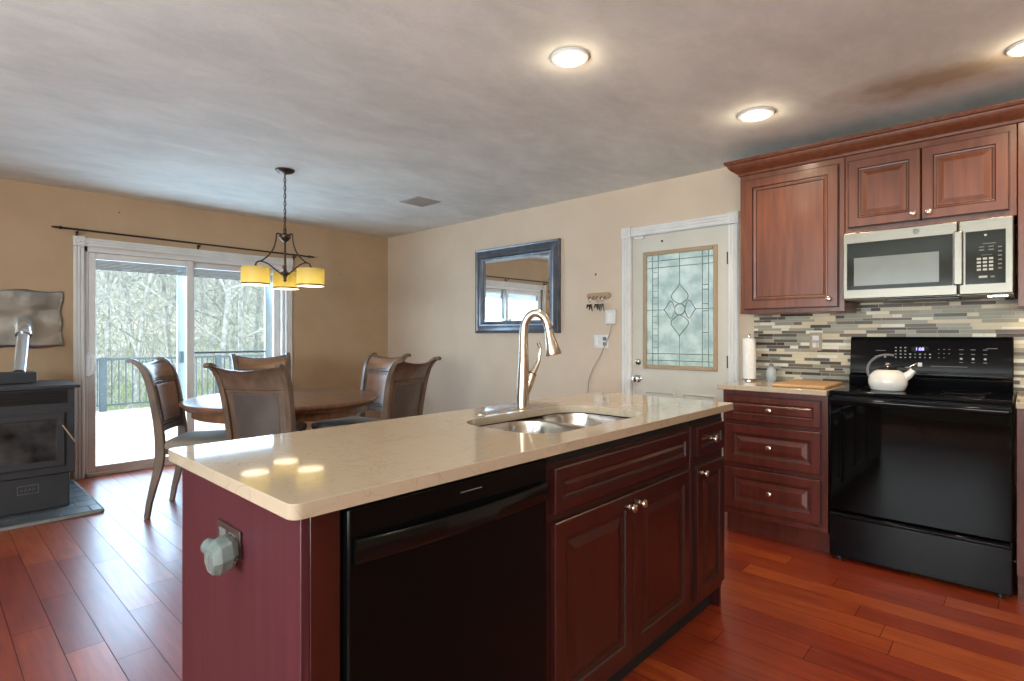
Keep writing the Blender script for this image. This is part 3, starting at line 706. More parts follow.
# ---- things on the short worktop
t = thing('paper_towel_roll', (3.79, 1.345, .9125), 'white paper towel roll standing at the worktop end', 'paper towel')
MB().lathe([(.020, .012), (.041, .012), (.042, .015), (.042, .278), (.041, .281), (.020, .281), (.020, .012)], (3.79, 1.345, .9125), 'paper', 28, close=False).build('roll', t)
MB().lathe([(.045, 0), (.045, .006), (.006, .012), (.006, .300), (.010, .303), (.008, .312), (0, .314)], (3.79, 1.345, .9125), 'nickel', 20).build('holder', t)
t = thing('soap_bottle', (3.84, 1.22, .9125), 'clear soap bottle with dark pump in front of the backsplash', 'bottle')
MB().lathe([(0, 0), (.026, 0), (.029, .004), (.031, .04), (.030, .07), (.022, .085), (.012, .092), (.012, .100), (0, .100)], (3.84, 1.22, .9125), 'porcelain', 24).build('bottle_body', t, angle=50)
MB().lathe([(.014, .098), (.014, .112), (.005, .114), (.005, .140), (.011, .142), (.011, .150), (0, .151)], (3.84, 1.22, .9125), 'gray_plastic', 14).tube([(3.84, 1.22, 1.058), (3.84, 1.19, 1.058), (3.826, 1.182, 1.050)], .004, 'gray_plastic', 6).build('pump', t)
t = B((3.43, .805, .9125), (3.86, 1.09, .930), 'board', 'cutting_board', None, bevel=.006, loc=(3.65, .95, .9125))
tag(t, 'maple cutting board lying flat beside the range', 'cutting board')

# ------------------------------------------------------------------ island
IF = .990
def rrect(x0, y0, x1, y1, r, n=6):
    P = []
    for cx, cy, a0 in ((x1-r, y0+r, -90), (x1-r, y1-r, 0), (x0+r, y1-r, 90), (x0+r, y0+r, 180)):
        for i in range(n+1):
            a = math.radians(a0+90*i/n); P.append((cx+r*math.cos(a), cy+r*math.sin(a)))
    return P
def slab_with_hole(outer, hole, z0, z1, m):
    b = MB(); bm = b.bm; k = b.mi(m)
    for z in (z0, z1):
        es = []
        for P in (outer, hole):
            vs = [bm.verts.new((x, y, z)) for x, y in P]
            es += [bm.edges.new((vs[i], vs[(i+1) % len(vs)])) for i in range(len(vs))]
        bmesh.ops.triangle_fill(bm, use_beauty=True, edges=es)
    bm.verts.ensure_lookup_table(); n1, n2 = len(outer), len(hole); n = n1+n2
    for base, cnt in ((0, n1), (n1, n2)):
        for i in range(cnt):
            a, c = base+i, base+(i+1) % cnt
            b.face([bm.verts[a], bm.verts[c], bm.verts[n+c], bm.verts[n+a]], m)
    for f in bm.faces: f.material_index = k
    return b
# sink cut-out: generous left bowl, smaller right bowl
hole = rrect(1.285, 1.068, 1.985, 1.485, .13, 8)
sb = slab_with_hole(rrect(.455, .962, 2.530, 1.700, .022, 5), hole, .875, .905, 'quartz')
o = sb.build('island_worktop', loc=(1.49, 1.31, .875), bevel=.003, angle=30); tag(o, 'long cream quartz worktop with sink cut-out on the island', 'worktop')
t = thing('island_end_panel', (.493, 1.32, 0), 'purplish cherry end panel of the island facing left', 'panel')
B((.485, IF, 0), (.503, 1.672, .874), 'cherry_panel', 'panel_board', t, bevel=.002)
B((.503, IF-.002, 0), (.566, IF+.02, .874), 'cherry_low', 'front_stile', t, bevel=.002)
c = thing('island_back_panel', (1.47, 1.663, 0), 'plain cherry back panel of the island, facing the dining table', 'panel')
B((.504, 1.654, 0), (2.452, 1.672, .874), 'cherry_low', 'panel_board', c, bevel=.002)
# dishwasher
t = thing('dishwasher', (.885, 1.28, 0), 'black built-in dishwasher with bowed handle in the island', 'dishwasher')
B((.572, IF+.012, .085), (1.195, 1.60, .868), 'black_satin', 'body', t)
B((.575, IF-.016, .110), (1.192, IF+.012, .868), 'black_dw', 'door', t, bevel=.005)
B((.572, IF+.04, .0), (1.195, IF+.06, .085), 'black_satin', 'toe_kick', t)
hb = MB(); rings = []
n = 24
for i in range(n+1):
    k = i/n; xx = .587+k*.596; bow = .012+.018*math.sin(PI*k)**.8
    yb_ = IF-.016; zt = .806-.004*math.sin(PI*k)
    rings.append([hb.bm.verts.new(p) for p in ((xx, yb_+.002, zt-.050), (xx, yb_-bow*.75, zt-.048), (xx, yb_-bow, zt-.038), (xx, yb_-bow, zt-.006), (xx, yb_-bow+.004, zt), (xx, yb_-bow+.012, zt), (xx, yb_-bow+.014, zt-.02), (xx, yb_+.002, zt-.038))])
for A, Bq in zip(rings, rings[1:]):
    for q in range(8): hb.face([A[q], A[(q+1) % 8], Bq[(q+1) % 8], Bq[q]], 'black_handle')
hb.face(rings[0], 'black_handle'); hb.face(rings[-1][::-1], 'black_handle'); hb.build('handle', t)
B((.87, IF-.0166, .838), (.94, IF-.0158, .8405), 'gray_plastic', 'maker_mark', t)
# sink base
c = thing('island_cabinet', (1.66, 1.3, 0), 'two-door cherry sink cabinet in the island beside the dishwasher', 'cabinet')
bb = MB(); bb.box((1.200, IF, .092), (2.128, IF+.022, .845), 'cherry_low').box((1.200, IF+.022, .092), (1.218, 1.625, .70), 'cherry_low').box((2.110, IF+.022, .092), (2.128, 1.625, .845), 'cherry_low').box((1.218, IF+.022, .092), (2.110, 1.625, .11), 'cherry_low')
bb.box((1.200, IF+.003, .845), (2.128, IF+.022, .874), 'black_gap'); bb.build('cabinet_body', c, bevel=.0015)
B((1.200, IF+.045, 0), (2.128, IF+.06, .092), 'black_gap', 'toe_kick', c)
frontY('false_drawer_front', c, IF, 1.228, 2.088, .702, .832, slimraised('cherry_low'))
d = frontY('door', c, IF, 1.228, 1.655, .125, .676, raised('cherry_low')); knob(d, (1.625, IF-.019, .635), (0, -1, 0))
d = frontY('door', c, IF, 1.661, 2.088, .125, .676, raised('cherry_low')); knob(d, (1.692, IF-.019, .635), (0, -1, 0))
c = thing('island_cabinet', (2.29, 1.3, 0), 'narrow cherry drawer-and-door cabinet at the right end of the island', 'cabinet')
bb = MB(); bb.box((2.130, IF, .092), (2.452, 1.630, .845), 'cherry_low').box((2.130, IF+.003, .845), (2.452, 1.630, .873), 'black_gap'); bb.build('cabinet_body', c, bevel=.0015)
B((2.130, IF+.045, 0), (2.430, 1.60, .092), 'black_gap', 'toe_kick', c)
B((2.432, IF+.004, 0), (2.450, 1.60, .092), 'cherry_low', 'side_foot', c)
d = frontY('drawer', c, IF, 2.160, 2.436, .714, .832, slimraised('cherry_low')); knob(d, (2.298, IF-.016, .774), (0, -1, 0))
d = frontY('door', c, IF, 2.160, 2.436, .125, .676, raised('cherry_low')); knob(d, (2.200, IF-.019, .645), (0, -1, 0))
# sink: two bowls with a rim below the stone
sk = MB()
def bowl(x0, y0, x1, y1, r, zt, zb):
    R_ = []
    for ins, z in ((0, zt), (.004, zt-.02), (.012, zb+.03), (.03, zb+.006), (.06, zb)):
        R_.append([sk.bm.verts.new((x, y, z)) for x, y in rrect(x0+ins, y0+ins, x1-ins, y1-ins, max(r-ins*.5, .02), 8)])
    for A, Bq in zip(R_, R_[1:]):
        for i in range(len(A)): sk.face([A[i], A[(i+1) % len(A)], Bq[(i+1) % len(A)], Bq[i]], 'steel_sink')
    sk.face(R_[-1], 'steel_sink'); return R_[0]
def rim(out, inn, z):
    pass
a_ = bowl(1.272, 1.055, 1.690, 1.500, .12, .868, .66); b_ = bowl(1.722, 1.055, 2.000, 1.500, .11, .868, .70)
sk.poly([(1.60, 1.07, .8685), (1.81, 1.07, .8685), (1.81, 1.485, .8685), (1.60, 1.485, .8685)], 'steel_sink') if False else None
# saddle between the bowls: outline follows both bowl corners
def arcpts(cx, cy, r, a0, a1, n=8): return [(cx+r*math.cos(math.radians(a0+(a1-a0)*i/n)), cy+r*math.sin(math.radians(a0+(a1-a0)*i/n))) for i in range(n+1)]
L1 = arcpts(1.690-.12, 1.055+.12, .12, -90, 0)+arcpts(1.690-.12, 1.500-.12, .12, 0, 90)
R1 = arcpts(1.722+.11, 1.055+.11, .11, -90, -180)+arcpts(1.722+.11, 1.500-.11, .11, 180, 90)
for i in range(len(L1)-1):
    v = [sk.bm.verts.new((x, y, .868)) for x, y in (L1[i], R1[i], R1[i+1], L1[i+1])]; sk.face(v, 'steel_sink')
so_ = thing('sink', (1.64, 1.28, .66), 'stainless double-bowl sink set under the island worktop', 'sink')
skm = sk.build('basin', so_, angle=50)
for xx, zz in ((1.48, .66), (1.86, .70)):
    MB().lathe([(.055, .0), (.055, .003), (.045, .004), (.04, .001), (0, .001)], (xx, 1.28, zz), 'chrome', 24).build('drain', so_)
# faucet
fx, fy = 1.742, 1.555
t = thing('faucet', (fx, fy, .905), 'tall gooseneck brushed-nickel pull-down faucet behind the sink', 'faucet')
plate = MB(); plate.prism(rrect(fx-.27, fy-.03, fx+.03, fy+.03, .029, 6), 'z', .9052, .9085, 'nickel')
plate.build('deck_plate', t, bevel=.001)
FD = Vector((.45, -.89, 0)).normalized()     # spout swings over the bowls
bz = .9085
neck = []; fb = Vector((fx, fy, 0))
for z, k in ((bz, 0), (bz+.05, 0), (bz+.12, .002), (bz+.20, .004), (bz+.29, .004)): neck.append(fb+FD*k+Vector((0, 0, z)))
rad = [.0285, .028, .0265, .0225, .019]
R_ = .054
for i in range(1, 12):
    a = math.radians(180-i*15.5); neck.append(fb+FD*(.004+R_+R_*math.cos(a))+Vector((0, 0, bz+.318+R_*1.5*math.sin(a)))); rad.append(.0175)
MB().tube(neck, rad, 'nickel', 20).build('neck', t)
p0 = neck[-1]; dn = (neck[-1]-neck[-2]).normalized()
sprayer = MB().tube([p0, p0+dn*.004], [.0195, .0195], 'gray_plastic', 20).tube([p0+dn*.004, p0+dn*.03, p0+dn*.075, p0+dn*.105, p0+dn*.113], [.0185, .020, .028, .034, .032], 'nickel', 20); sprayer.build('spray_head', t)
side = Vector((.89, .45, 0))*.0+Vector((.82, -.57, 0)).normalized()
h0 = fb+Vector((0, 0, bz+.045)); 
MB().tube([h0+side*.004, h0+side*.028+Vector((0, 0, .055)), h0+side*.042+Vector((0, 0, .095))], [.020, .020, .019], 'nickel', 16).build('valve_body', t)
h1 = h0+side*.042+Vector((0, 0, .095))
MB().tube([h1, h1+side*.002+Vector((0, 0, .004))], .0198, 'bronze', 16).tube([h1+Vector((0, 0, .004))+side*.002, h1+side*.012+Vector((0, 0, .022)), h1+side*.028+Vector((0, 0, .055)), h1+side*.036+Vector((0, 0, .105)), h1+side*.030+Vector((0, 0, .125)), h1+side*.024+Vector((0, 0, .135))], [.0185, .015, .010, .008, .010, .009], 'nickel', 12, squash=(1, .8)).build('lever', t)
# outlet + plug-in on the end panel
t = thing('wall_outlet', (.482, 1.33, .75), 'dark brown sideways outlet plate on the island end panel', 'outlet')
B((.4785, 1.262, .716), (.4845, 1.398, .778), 'brown_plate', 'plate', t, bevel=.002)
rc = MB()
for yy in (1.302, 1.358): rc.box((.4765, yy-.018, .730), (.4785, yy+.018, .766), 'gray_plastic')
rc.build('socket', t, bevel=.002)
t = thing('air_freshener', (.45, 1.27, .70), 'clear plastic plug-in air freshener on the island end outlet', 'air freshener')
fm = MB(); cy, cz = 1.288, .738
P0 = [(-.040, -.004), (-.030, .026), (.018, .034), (.036, .018), (.034, -.014), (.010, -.034), (-.026, -.034)]
rg = []
for xx, k in ((.4765, .80), (.462, 1.0), (.440, 1.0), (.424, .78)): rg.append([fm.bm.verts.new((xx, cy+a*k, cz+b*k-(.4765-xx)*.25)) for a, b in P0])
for A, Bq in zip(rg, rg[1:]):
    for i in range(7): fm.face([A[i], A[(i+1) % 7], Bq[(i+1) % 7], Bq[i]], 'fresh_clear')
fm.face(rg[0][::-1], 'fresh_clear'); fm.face(rg[-1], 'fresh_clear'); fm.build('clear_shell', t, bevel=.003, smooth=False)
B((.4232, cy-.024, cz-.030), (.4246, cy+.002, cz-.006), 'gray_plastic', 'scent_opening', t)
MB().lathe([(0, -.002), (.016, 0), (.018, .012), (.018, .03), (.010, .036), (0, .036)], (.450, 1.318, .734), 'fresh_clear', 16, (-.2, .9, .1)).build('oil_bottle', t)

# ------------------------------------------------------------------ wall things on the mirror wall
t = thing('wall_mirror', (XW-.02, 3.65, 1.235), 'square mirror in a wide pewter-blue frame on the beige wall', 'mirror')
mb = MB(); y0, y1, z0, z1 = 3.100, 4.215, 1.238, 2.104; mw, mh = y1-y0, z1-z0
pf = [(0, 0, 'frame_blue'), (0, .022, 'frame_blue'), (.008, .034, 'frame_blue'), (.02, .030, 'frame_blue'), (.028, .022, 'frame_blue'), (.045, .026, 'frame_blue'), (.075, .040, 'frame_blue'), (.090, .040, 'frame_blue'), (.102, .026, 'frame_blue'), (.118, .022, 'frame_blue'), (.122, .014, 'frame_blue'), (.125, .006, 'frame_blue')]
mb.panel((XW-.001, y1, z0), (0, -1, 0), (0, 0, 1), (-1, 0, 0), mw, mh, pf); mb.build('frame', t, angle=25)
g = MB(); g.panel((XW-.0075, y1-.122, z0+.122), (0, -1, 0), (0, 0, 1), (-1, 0, 0), mw-.244, mh-.244, [(0, 0, 'mirror'), (0, .003, 'mirror'), (.022, .0062, 'mirror')]); g.build('mirror_glass', t, smooth=False)
t = thing('key_rack', (XW-.01, 2.685, 1.55), 'small tan wooden key rack on the wall left of the door', 'key rack')
MB().prism(rrect(2.565, 1.530, 2.805, 1.582, .025, 6), 'x', XW-.018, XW-.0005, 'key_wood').build('board', t, bevel=.004)
for i in range(5):
    yy = 2.605+i*.040
    MB().tube([(XW-.018, yy, 1.552), (XW-.034, yy, 1.547), (XW-.038, yy, 1.533), (XW-.030, yy, 1.522), (XW-.026, yy, 1.528)], .0026, 'bronze', 6).build('hook', t)
def keys(yy, zz, lb, dk):
    q = thing('key_bunch', (XW-.032, yy, zz), lb, 'keys')
    MB().tube([(XW-.032, yy+.015*math.cos(a*PI/8), zz-.015+.015*math.sin(a*PI/8)) for a in range(16)], .0022, 'chrome', 5, closed=True).build('ring', q)
    for i, a in enumerate((-.5, -.1, .35)):
        e = Vector((XW-.032-.004*i, yy+math.sin(a)*.026, zz-.030-math.cos(a)*.020)); f_ = e+Vector((0, math.sin(a)*.04, -.062+.014*i))
        MB().tube([e, (e+f_)/2, f_], [.019, .010, .007], dk, 6, squash=(.25, 1)).build('key', q)
keys(2.765, 1.533, 'bunch of dark keys on the leftmost rack hook', 'darkmetal'); keys(2.685, 1.533, 'bunch of brass keys on the middle rack hook', 'bronze'); keys(2.645, 1.533, 'bunch of steel keys right of the middle rack hook', 'gray_plastic')
t = thing('wall_chime_box', (XW-.015, 2.56, 1.37), 'white square plastic box on the wall beside the door casing', 'wall box')
B((XW-.030, 2.505, 1.310), (XW-.001, 2.605, 1.432), 'white_plastic', 'cover', t, bevel=.008)
B((XW-.0315, 2.530, 1.335), (XW-.030, 2.580, 1.405), 'paper', 'front_face', t)
MB().tube([(XW-.012, 2.545, 1.312), (XW-.012, 2.575, 1.22), (XW-.012, 2.66, 1.05), (XW-.012, 2.74, .93), (XW-.012, 2.79, .82), (XW-.012, 2.80, .62), (XW-.012, 2.79, .40)], .0045, 'cord', 6).build('cord', t)
t = thing('switch_plate', (XW-.004, 2.655, 1.165), 'white double switch and outlet plate below the key rack', 'switch')
B((XW-.006, 2.585, 1.105), (XW-.0005, 2.735, 1.222), 'white_plastic', 'plate', t, bevel=.002)
B((XW-.010, 2.685, 1.128), (XW-.006, 2.718, 1.200), 'paper', 'rocker', t, bevel=.002)
rc = MB()
for zz in (1.143, 1.186): rc.box((XW-.0085, 2.606, zz-.015), (XW-.006, 2.642, zz+.015), 'gray_plastic')
rc.build('socket', t, bevel=.002)
tag(MB().lathe([(.010, 0), (.008, .003), (0, .004)], (XW, 2.72, 1.745), 'screw', 10, (-1, 0, 0)).build('wall_anchor', loc=(XW, 2.72, 1.745)), 'old screw anchor in the wall above the key rack', 'screw')
for xx, yy, zz, lb in ((1.20, YW, 2.30, 'dark nail in the tan wall above the patio door'), (3.35, YW, 1.93, 'dark nail in the tan wall right of the curtain rod')):
    tag(MB().lathe([(.006, 0), (.005, .004), (0, .005)], (xx, yy, zz), 'screw', 8, (0, -1, 0)).build('nail', loc=(xx, yy, zz)), lb, 'nail')

# ------------------------------------------------------------------ ceiling fixtures
t = thing('ceiling_vent', (3.12, 4.04, H), 'faint grey square vent in the ceiling near the far corner', 'vent')
v = MB(); v.box((2.98, 3.90, H-.006), (3.25, 4.18, H-.0005), 'vent'); v.build('vent_plate', t, bevel=.003)
lv = MB()
for k in range(9): lv.box((3.00, 3.925+k*.027, H-.009), (3.23, 3.935+k*.027, H-.006), 'vent')
lv.build('louvre', t)
def can(x, y, lb, power=17, q=.85):
    t = thing('recessed_light', (x, y, H), lb, 'ceiling light', 'recessed ceiling lights')
    MB().lathe([(a*q, h) for a, h in ((.098, 0), (.100, -.004), (.094, -.010), (.080, -.012), (.070, -.004), (.068, .0), (.098, 0))], (x, y, H-.0003), 'white_trim', 32, close=False).build('trim_ring', t)
    MB().lathe([(0, -.001), (.058*q, -.001), (.069*q, -.002)], (x, y, H-.001), 'bulb', 28, close=False).build('lens', t)
    lamp('downlight', 'SPOT', (x, y, H-.02), (0, 0, 0), power, (1, .80, .56), .05, spot_size=math.radians(150), spot_blend=.7)
    lamp('downlight_spill', 'POINT', (x, y, H-.05), (0, 0, 0), power*.05, (1, .80, .56), .04)
can(1.951, 1.462, 'glowing recessed ceiling light above the island sink', 30)
can(3.153, 1.082, 'glowing recessed ceiling light in front of the tall wall cabinet', 38, q=.97)
can(3.20, -.03, 'glowing recessed ceiling light cut by the right edge of the photo', 38)
for x, y in ((.75, 1.462), (.75, .0), (1.95, -1.3), (.4, -1.6), (-1.2, .8), (-1.2, -1.5)):
    can(x, y, 'glowing recessed ceiling light behind or above the camera', 26 if x > 1 else 5)

# chandelier
CX_, CY_ = 1.842, 4.005
t = thing('chandelier', (CX_, CY_, H), 'bronze chandelier with three amber drum shades hanging over the dining table', 'chandelier')
C0 = Vector((CX_, CY_, 0))
MB().lathe([(.068, 0), (.068, -.006), (.055, -.018), (.03, -.026), (.012, -.032), (0, -.032)], (CX_, CY_, H-.0005), 'bronze', 28).build('canopy', t)
z = H-.03; k = 0; chn = MB()
while z > 2.02:
    P = []
    for a in range(12):
        th = a*PI/6; u, vv = .0085*math.cos(th), .019*math.sin(th); P.append((CX_+(u if k % 2 else 0), CY_+(0 if k % 2 else u), z-.017+vv))
    chn.tube(P, .0028, 'bronze', 5, closed=True); z -= .029; k += 1
chn.build('chain', t)
MB().tube([(CX_, CY_, H-.03), (CX_+.004, CY_, 2.2), (CX_, CY_, 1.98)], .0022, 'darkmetal', 5).build('cord', t)
MB().lathe([(.004, .055), (.012, .045), (.012, .02), (.022, .008), (.040, .002), (.042, -.010), (.036, -.024), (.022, -.040), (.012, -.048), (0, -.05)], (CX_, CY_, 1.955), 'bronze', 24).build('top_hub', t)
MB().tube([(CX_, CY_, 1.92), (CX_, CY_, 1.66)], .0065, 'bronze', 10).build('stem', t)
MB().lathe([(.007, .05), (.012, .035), (.034, .022), (.036, .012), (.018, .002), (.014, -.008), (.010, -.024), (.013, -.034), (.006, -.044), (0, -.046)], (CX_, CY_, 1.655), 'bronze', 24).build('bottom_hub', t)
cam_ang = math.atan2(-CY_, -CX_)
for q, da in enumerate((math.radians(-66), math.radians(55), math.radians(178))):
    a = cam_ang+da; dv = Vector((math.cos(a), math.sin(a), 0)); r = .212
    def P_(k, z): return C0+dv*k+Vector((0, 0, z))
    def bez(pts, n=14):
        out = []
        for i in range(n+1):
            s_ = i/n; c_ = [Vector(p) for p in pts]
            while len(c_) > 1: c_ = [c_[j].lerp(c_[j+1], s_) for j in range(len(c_)-1)]
            out.append(c_[0])
        return out
    arm = MB().tube([P_(.030, 1.962), P_(.058, 1.964)]+bez([P_(.062, 1.958), P_(.066, 1.86), P_(.10, 1.80), P_(.17, 1.752)])+bez([P_(.18, 1.748), P_(.215, 1.742), P_(r, 1.705)], 6), .0055, 'bronze', 8)
    arm.tube(bez([P_(.19, 1.746), P_(.12, 1.755), P_(.075, 1.69), P_(.028, 1.668)]), .0052, 'bronze', 8).build('arm', t)
    MB().lathe([(.008, .03), (.018, .018), (.022, .0), (.020, -.045), (0, -.045)], P_(r, 1.688), 'bronze', 16).build('socket', t)
    sc_ = P_(r, 0)
    sh = MB().lathe([(.018, 1.686), (.092, 1.702), (.096, 1.700), (.096, 1.575), (.0935, 1.575), (.0935, 1.698), (.018, 1.684)], sc_, 'shade', 36, close=False)
    sho = sh.build('shade', t, angle=40)
    MB().lathe([(0, 1.579), (.090, 1.579), (.0925, 1.575), (0, 1.572)], sc_, 'diffuser_glow', 32, close=False).build('diffuser', sho, angle=60)
    MB().lathe([(.0965, 1.576), (.0975, 1.577), (.0975, 1.585), (.0965, 1.586)], sc_, 'bronze', 36, close=False).build('shade_band', sho)
    MB().lathe([(0, 0), (.014, -.004), (.026, -.025), (.022, -.045), (0, -.055)], P_(r, 1.655), 'bulb', 16).build('bulb', t)
    lamp('chandelier_bulb', 'POINT', P_(r, 1.640), (0, 0, 0), 20, (1, .82, .52), .03)

# ------------------------------------------------------------------ dining table
t = thing('dining_table', (CX_, CY_, 0), 'round walnut pedestal dining table with a moulded rim', 'table')
c0 = (CX_, CY_, 0)
MB().lathe([(0, .762), (.640, .762), (.664, .757), (.672, .747), (.672, .738), (.655, .728), (.640, .712), (.640, .708), (0, .708)], c0, 'table_wood', 72).build('tabletop', t, angle=25)
MB().lathe([(.600, .708), (.600, .655), (.590, .650), (.575, .650), (.575, .708)], c0, 'table_wood', 60, close=False).build('apron', t, angle=30)
MB().lathe([(.20, .706), (.16, .68), (.085, .64), (.070, .58), (.095, .50), (.120, .40), (.110, .32), (.085, .26), (.10, .20), (.12, .16), (0, .16)], c0, 'table_wood', 32).build('pedestal', t, angle=40)
for i in range(4):
    a = math.radians(15+90*i); dv = Vector((math.cos(a), math.sin(a), 0)); b0 = Vector(c0)
    MB().tube([b0+dv*.08+Vector((0, 0, .22)), b0+dv*.20+Vector((0, 0, .19)), b0+dv*.32+Vector((0, 0, .11)), b0+dv*.42+Vector((0, 0, .045)), b0+dv*.47+Vector((0, 0, .036))], [.05, .045, .038, .034, .035], 'table_wood', 10).build('leg', t)

# ------------------------------------------------------------------ dining chair (local: faces +X, origin on the floor under the seat)
def make_chair():
    t = thing('dining_chair', (0, 0, 0))
    def sweep(path, w_, d_, m, sidey, name):     # rectangular stile swept in the XZ plane
        b = MB(); rings = []
        for i, (x, z, y) in enumerate(path):
            a = path[max(i-1, 0)]; c = path[min(i+1, len(path)-1)]
            tx, tz = c[0]-a[0], c[1]-a[1]; l = math.hypot(tx, tz); nx, nz = tz/l, -tx/l
            dd = d_[i] if isinstance(d_, list) else d_; ww = w_[i] if isinstance(w_, list) else w_
            rings.append([b.bm.verts.new((x+nx*dd/2*sx, y*sidey+ww/2*sy, z+nz*dd/2*sx)) for sx, sy in ((1, 1), (1, -1), (-1, -1), (-1, 1))])
        for A, Bq in zip(rings, rings[1:]):
            for q in range(4): b.face([A[q], A[(q+1) % 4], Bq[(q+1) % 4], Bq[q]], m)
        b.face(rings[0], m); b.face(rings[-1][::-1], m)
        return b.build(name, t, bevel=.005)
    # rear leg + stile in one sweep: (x, z, y)
    WS = .93
    path = [(-.305, 0, .205), (-.290, .10, .207), (-.262, .22, .208), (-.238, .34, .208), (-.228, .44, .208), (-.232, .54, .210), (-.243, .64, .213), (-.258, .74, .217), (-.275, .84, .222), (-.294, .92, .227), (-.316, .98, .231), (-.345, 1.022, .235), (-.378, 1.045, .238), (-.402, 1.050, .240)]; path = [(x, z, y*(1 if z < .3 else WS)) for x, z, y in path]
    dd = [.032, .036, .044, .054, .060, .056, .050, .047, .045, .043, .040, .034, .028, .024]
    ww = [.034]*5+[.036]*9
    for s_ in (1, -1): sweep(path, ww, dd, 'chair_wood', s_, 'rear_leg')
    # scroll ends
    for s_ in (1, -1): MB().tube([(-.398, s_*.240*WS-.018, 1.045), (-.398, s_*.240*WS+.018, 1.045)], .014, 'chair_wood', 14).build('scroll', t)
    def X_at(z):
        for a, c in zip(path, path[1:]):
            if a[1] <= z <= c[1]: k = (z-a[1])/(c[1]-a[1]); return a[0]+(c[0]-a[0])*k, a[2]+(c[2]-a[2])*k
        return path[-1][0], path[-1][2]
    def board(zs, th, m, name, dip=0, parent=t, inset=.016, off=0, bev=.004, curve=.022):
        b = MB(); n = 12; F_, K_ = [], []
        for z in zs:
            x, hy = X_at(min(z, 1.049)); hy -= inset; fr_, bk_ = [], []
            for i in range(n+1):
                u = -1+2*i/n; cc = -curve*(1-u*u); zz = z-dip*(1-u*u)*((z-zs[0])/(zs[-1]-zs[0]))
                fr_.append(b.bm.verts.new((x+cc+off+th/2, u*hy, zz))); bk_.append(b.bm.verts.new((x+cc+off-th/2, u*hy, zz)))
            F_.append(fr_); K_.append(bk_)
        for q in range(len(zs)-1):
            for i in range(n):
                b.face([F_[q][i], F_[q][i+1], F_[q+1][i+1], F_[q+1][i]], m); b.face([K_[q][i+1], K_[q][i], K_[q+1][i], K_[q+1][i+1]], m)
            b.face([F_[q][0], F_[q+1][0], K_[q+1][0], K_[q][0]], m); b.face([F_[q][n], K_[q][n], K_[q+1][n], F_[q+1][n]], m)
        for q in (0, -1):
            for i in range(n): b.face([F_[q][i], K_[q][i], K_[q][i+1], F_[q][i+1]], m)
        return b.build(name, parent, bevel=bev, angle=30)
    board([.905, .935, .965, .99, 1.010, 1.025, 1.036, 1.044], .026, 'chair_wood', 'crest_rail', dip=.026)
    board([.560, .575, .600], .024, 'chair_wood', 'lower_rail', curve=.018)
    pan = board([.600, .66, .72, .78, .84, .905], .014, 'chair_wood', 'back_panel', curve=.02)
    board([.628, .68, .72, .78, .84, .880], .016, 'chair_panel', 'panel_cushion', parent=pan, inset=.058, bev=.006, curve=.02, off=.009)
    board([.628, .68, .72, .78, .84, .880], .012, 'chair_back_dark', 'rear_panel', parent=pan, inset=.058, bev=.004, curve=.02, off=-.010)['label'] = 'dark board on the back of the panel'
    board([.925, .945, .965, .99, 1.008, 1.022], .008, 'chair_crest', 'crest_veneer', dip=.012, inset=.03, off=.012, bev=.002)['label'] = 'polished orange-brown crest facing'
    for z0, z1 in ((.606, .618), (.890, .902)): board([z0, z1], .026, 'chair_wood', 'moulding', parent=pan, bev=.003, curve=.02)
    # seat
    b = MB(); rings = []
    for (s_, z) in ((.97, .418), (1, .424), (1, .455), (1.02, .462), (1.03, .478), (1.0, .496), (.90, .508), (.6, .514), (.2, .516)):
        P = []
        for (x, y) in seat_outline(): P.append(b.bm.verts.new((x*s_, y*s_, z)))
        rings.append(P)
    for i, (A, Bq) in enumerate(zip(rings, rings[1:])):
        for q in range(len(A)): b.face([A[q], A[(q+1) % len(A)], Bq[(q+1) % len(A)], Bq[q]], 'seat_fabric' if i > 1 else 'chair_wood')
    b.face(rings[0][::-1], 'chair_wood'); b.face(rings[-1], 'seat_fabric'); b.build('seat', t, angle=50)
    for s_ in (1, -1):
        sweep([(.225, 0, .215), (.215, .12, .217), (.212, .25, .218), (.218, .36, .220), (.222, .45, .220)], [.030, .032, .038, .046, .048], [.030, .032, .038, .046, .048], 'chair_wood', s_, 'front_leg')
    return t
def seat_outline():
    P = []
    for i in range(9): k = i/8; P.append((-.205+.02*0, -.195+.39*k*0-.0)) if False else None
    P = [(-.215, -.185), (-.215, .185), (-.19, .205)]
    for i in range(1, 5): k = i/5; P.append((-.19+.38*k, .205+.042*k))
    P += [(.20, .250), (.235, .235), (.252, .19)]
    for i in range(1, 6): k = i/6; y = .19-.38*k; P.append((.252+.014*(1-(y/.19)**2), y))
    P += [(.252, -.19), (.235, -.235), (.20, -.250)]
    for i in range(1, 5): k = 1-i/5; P.append((-.19+.38*k, -.205-.042*k))
    P.append((-.19, -.205)); return P
ch = make_chair()
# (centre of back-top edge x, y, facing angle deg)
spots = [(1.235, 3.15, 30, 'brown dining chair with its back to the island, nearest the camera'),
         (1.10, 4.45, -35.6, 'brown dining chair left of the table, in front of the patio door glass'),
         (2.045, 4.900, 256, 'brown dining chair mostly hidden behind the nearest chair, only its top rail showing'),
         (2.800, 4.090, 186, 'brown dining chair beyond the table, its seat-back front facing the patio door'),
         (2.36, 3.10, 108, 'brown dining chair right of the table, seen from behind its dark panel')]
for i, (bx_, by_, a, lb) in enumerate(spots):
    o = ch if i == 0 else copy_tree(ch)
    r = math.radians(a); o.location = (bx_+.36*math.cos(r), by_+.36*math.sin(r), 0); o.rotation_euler = (0, 0, r)
    tag(o, lb, 'chair', 'dining chairs around the round table')

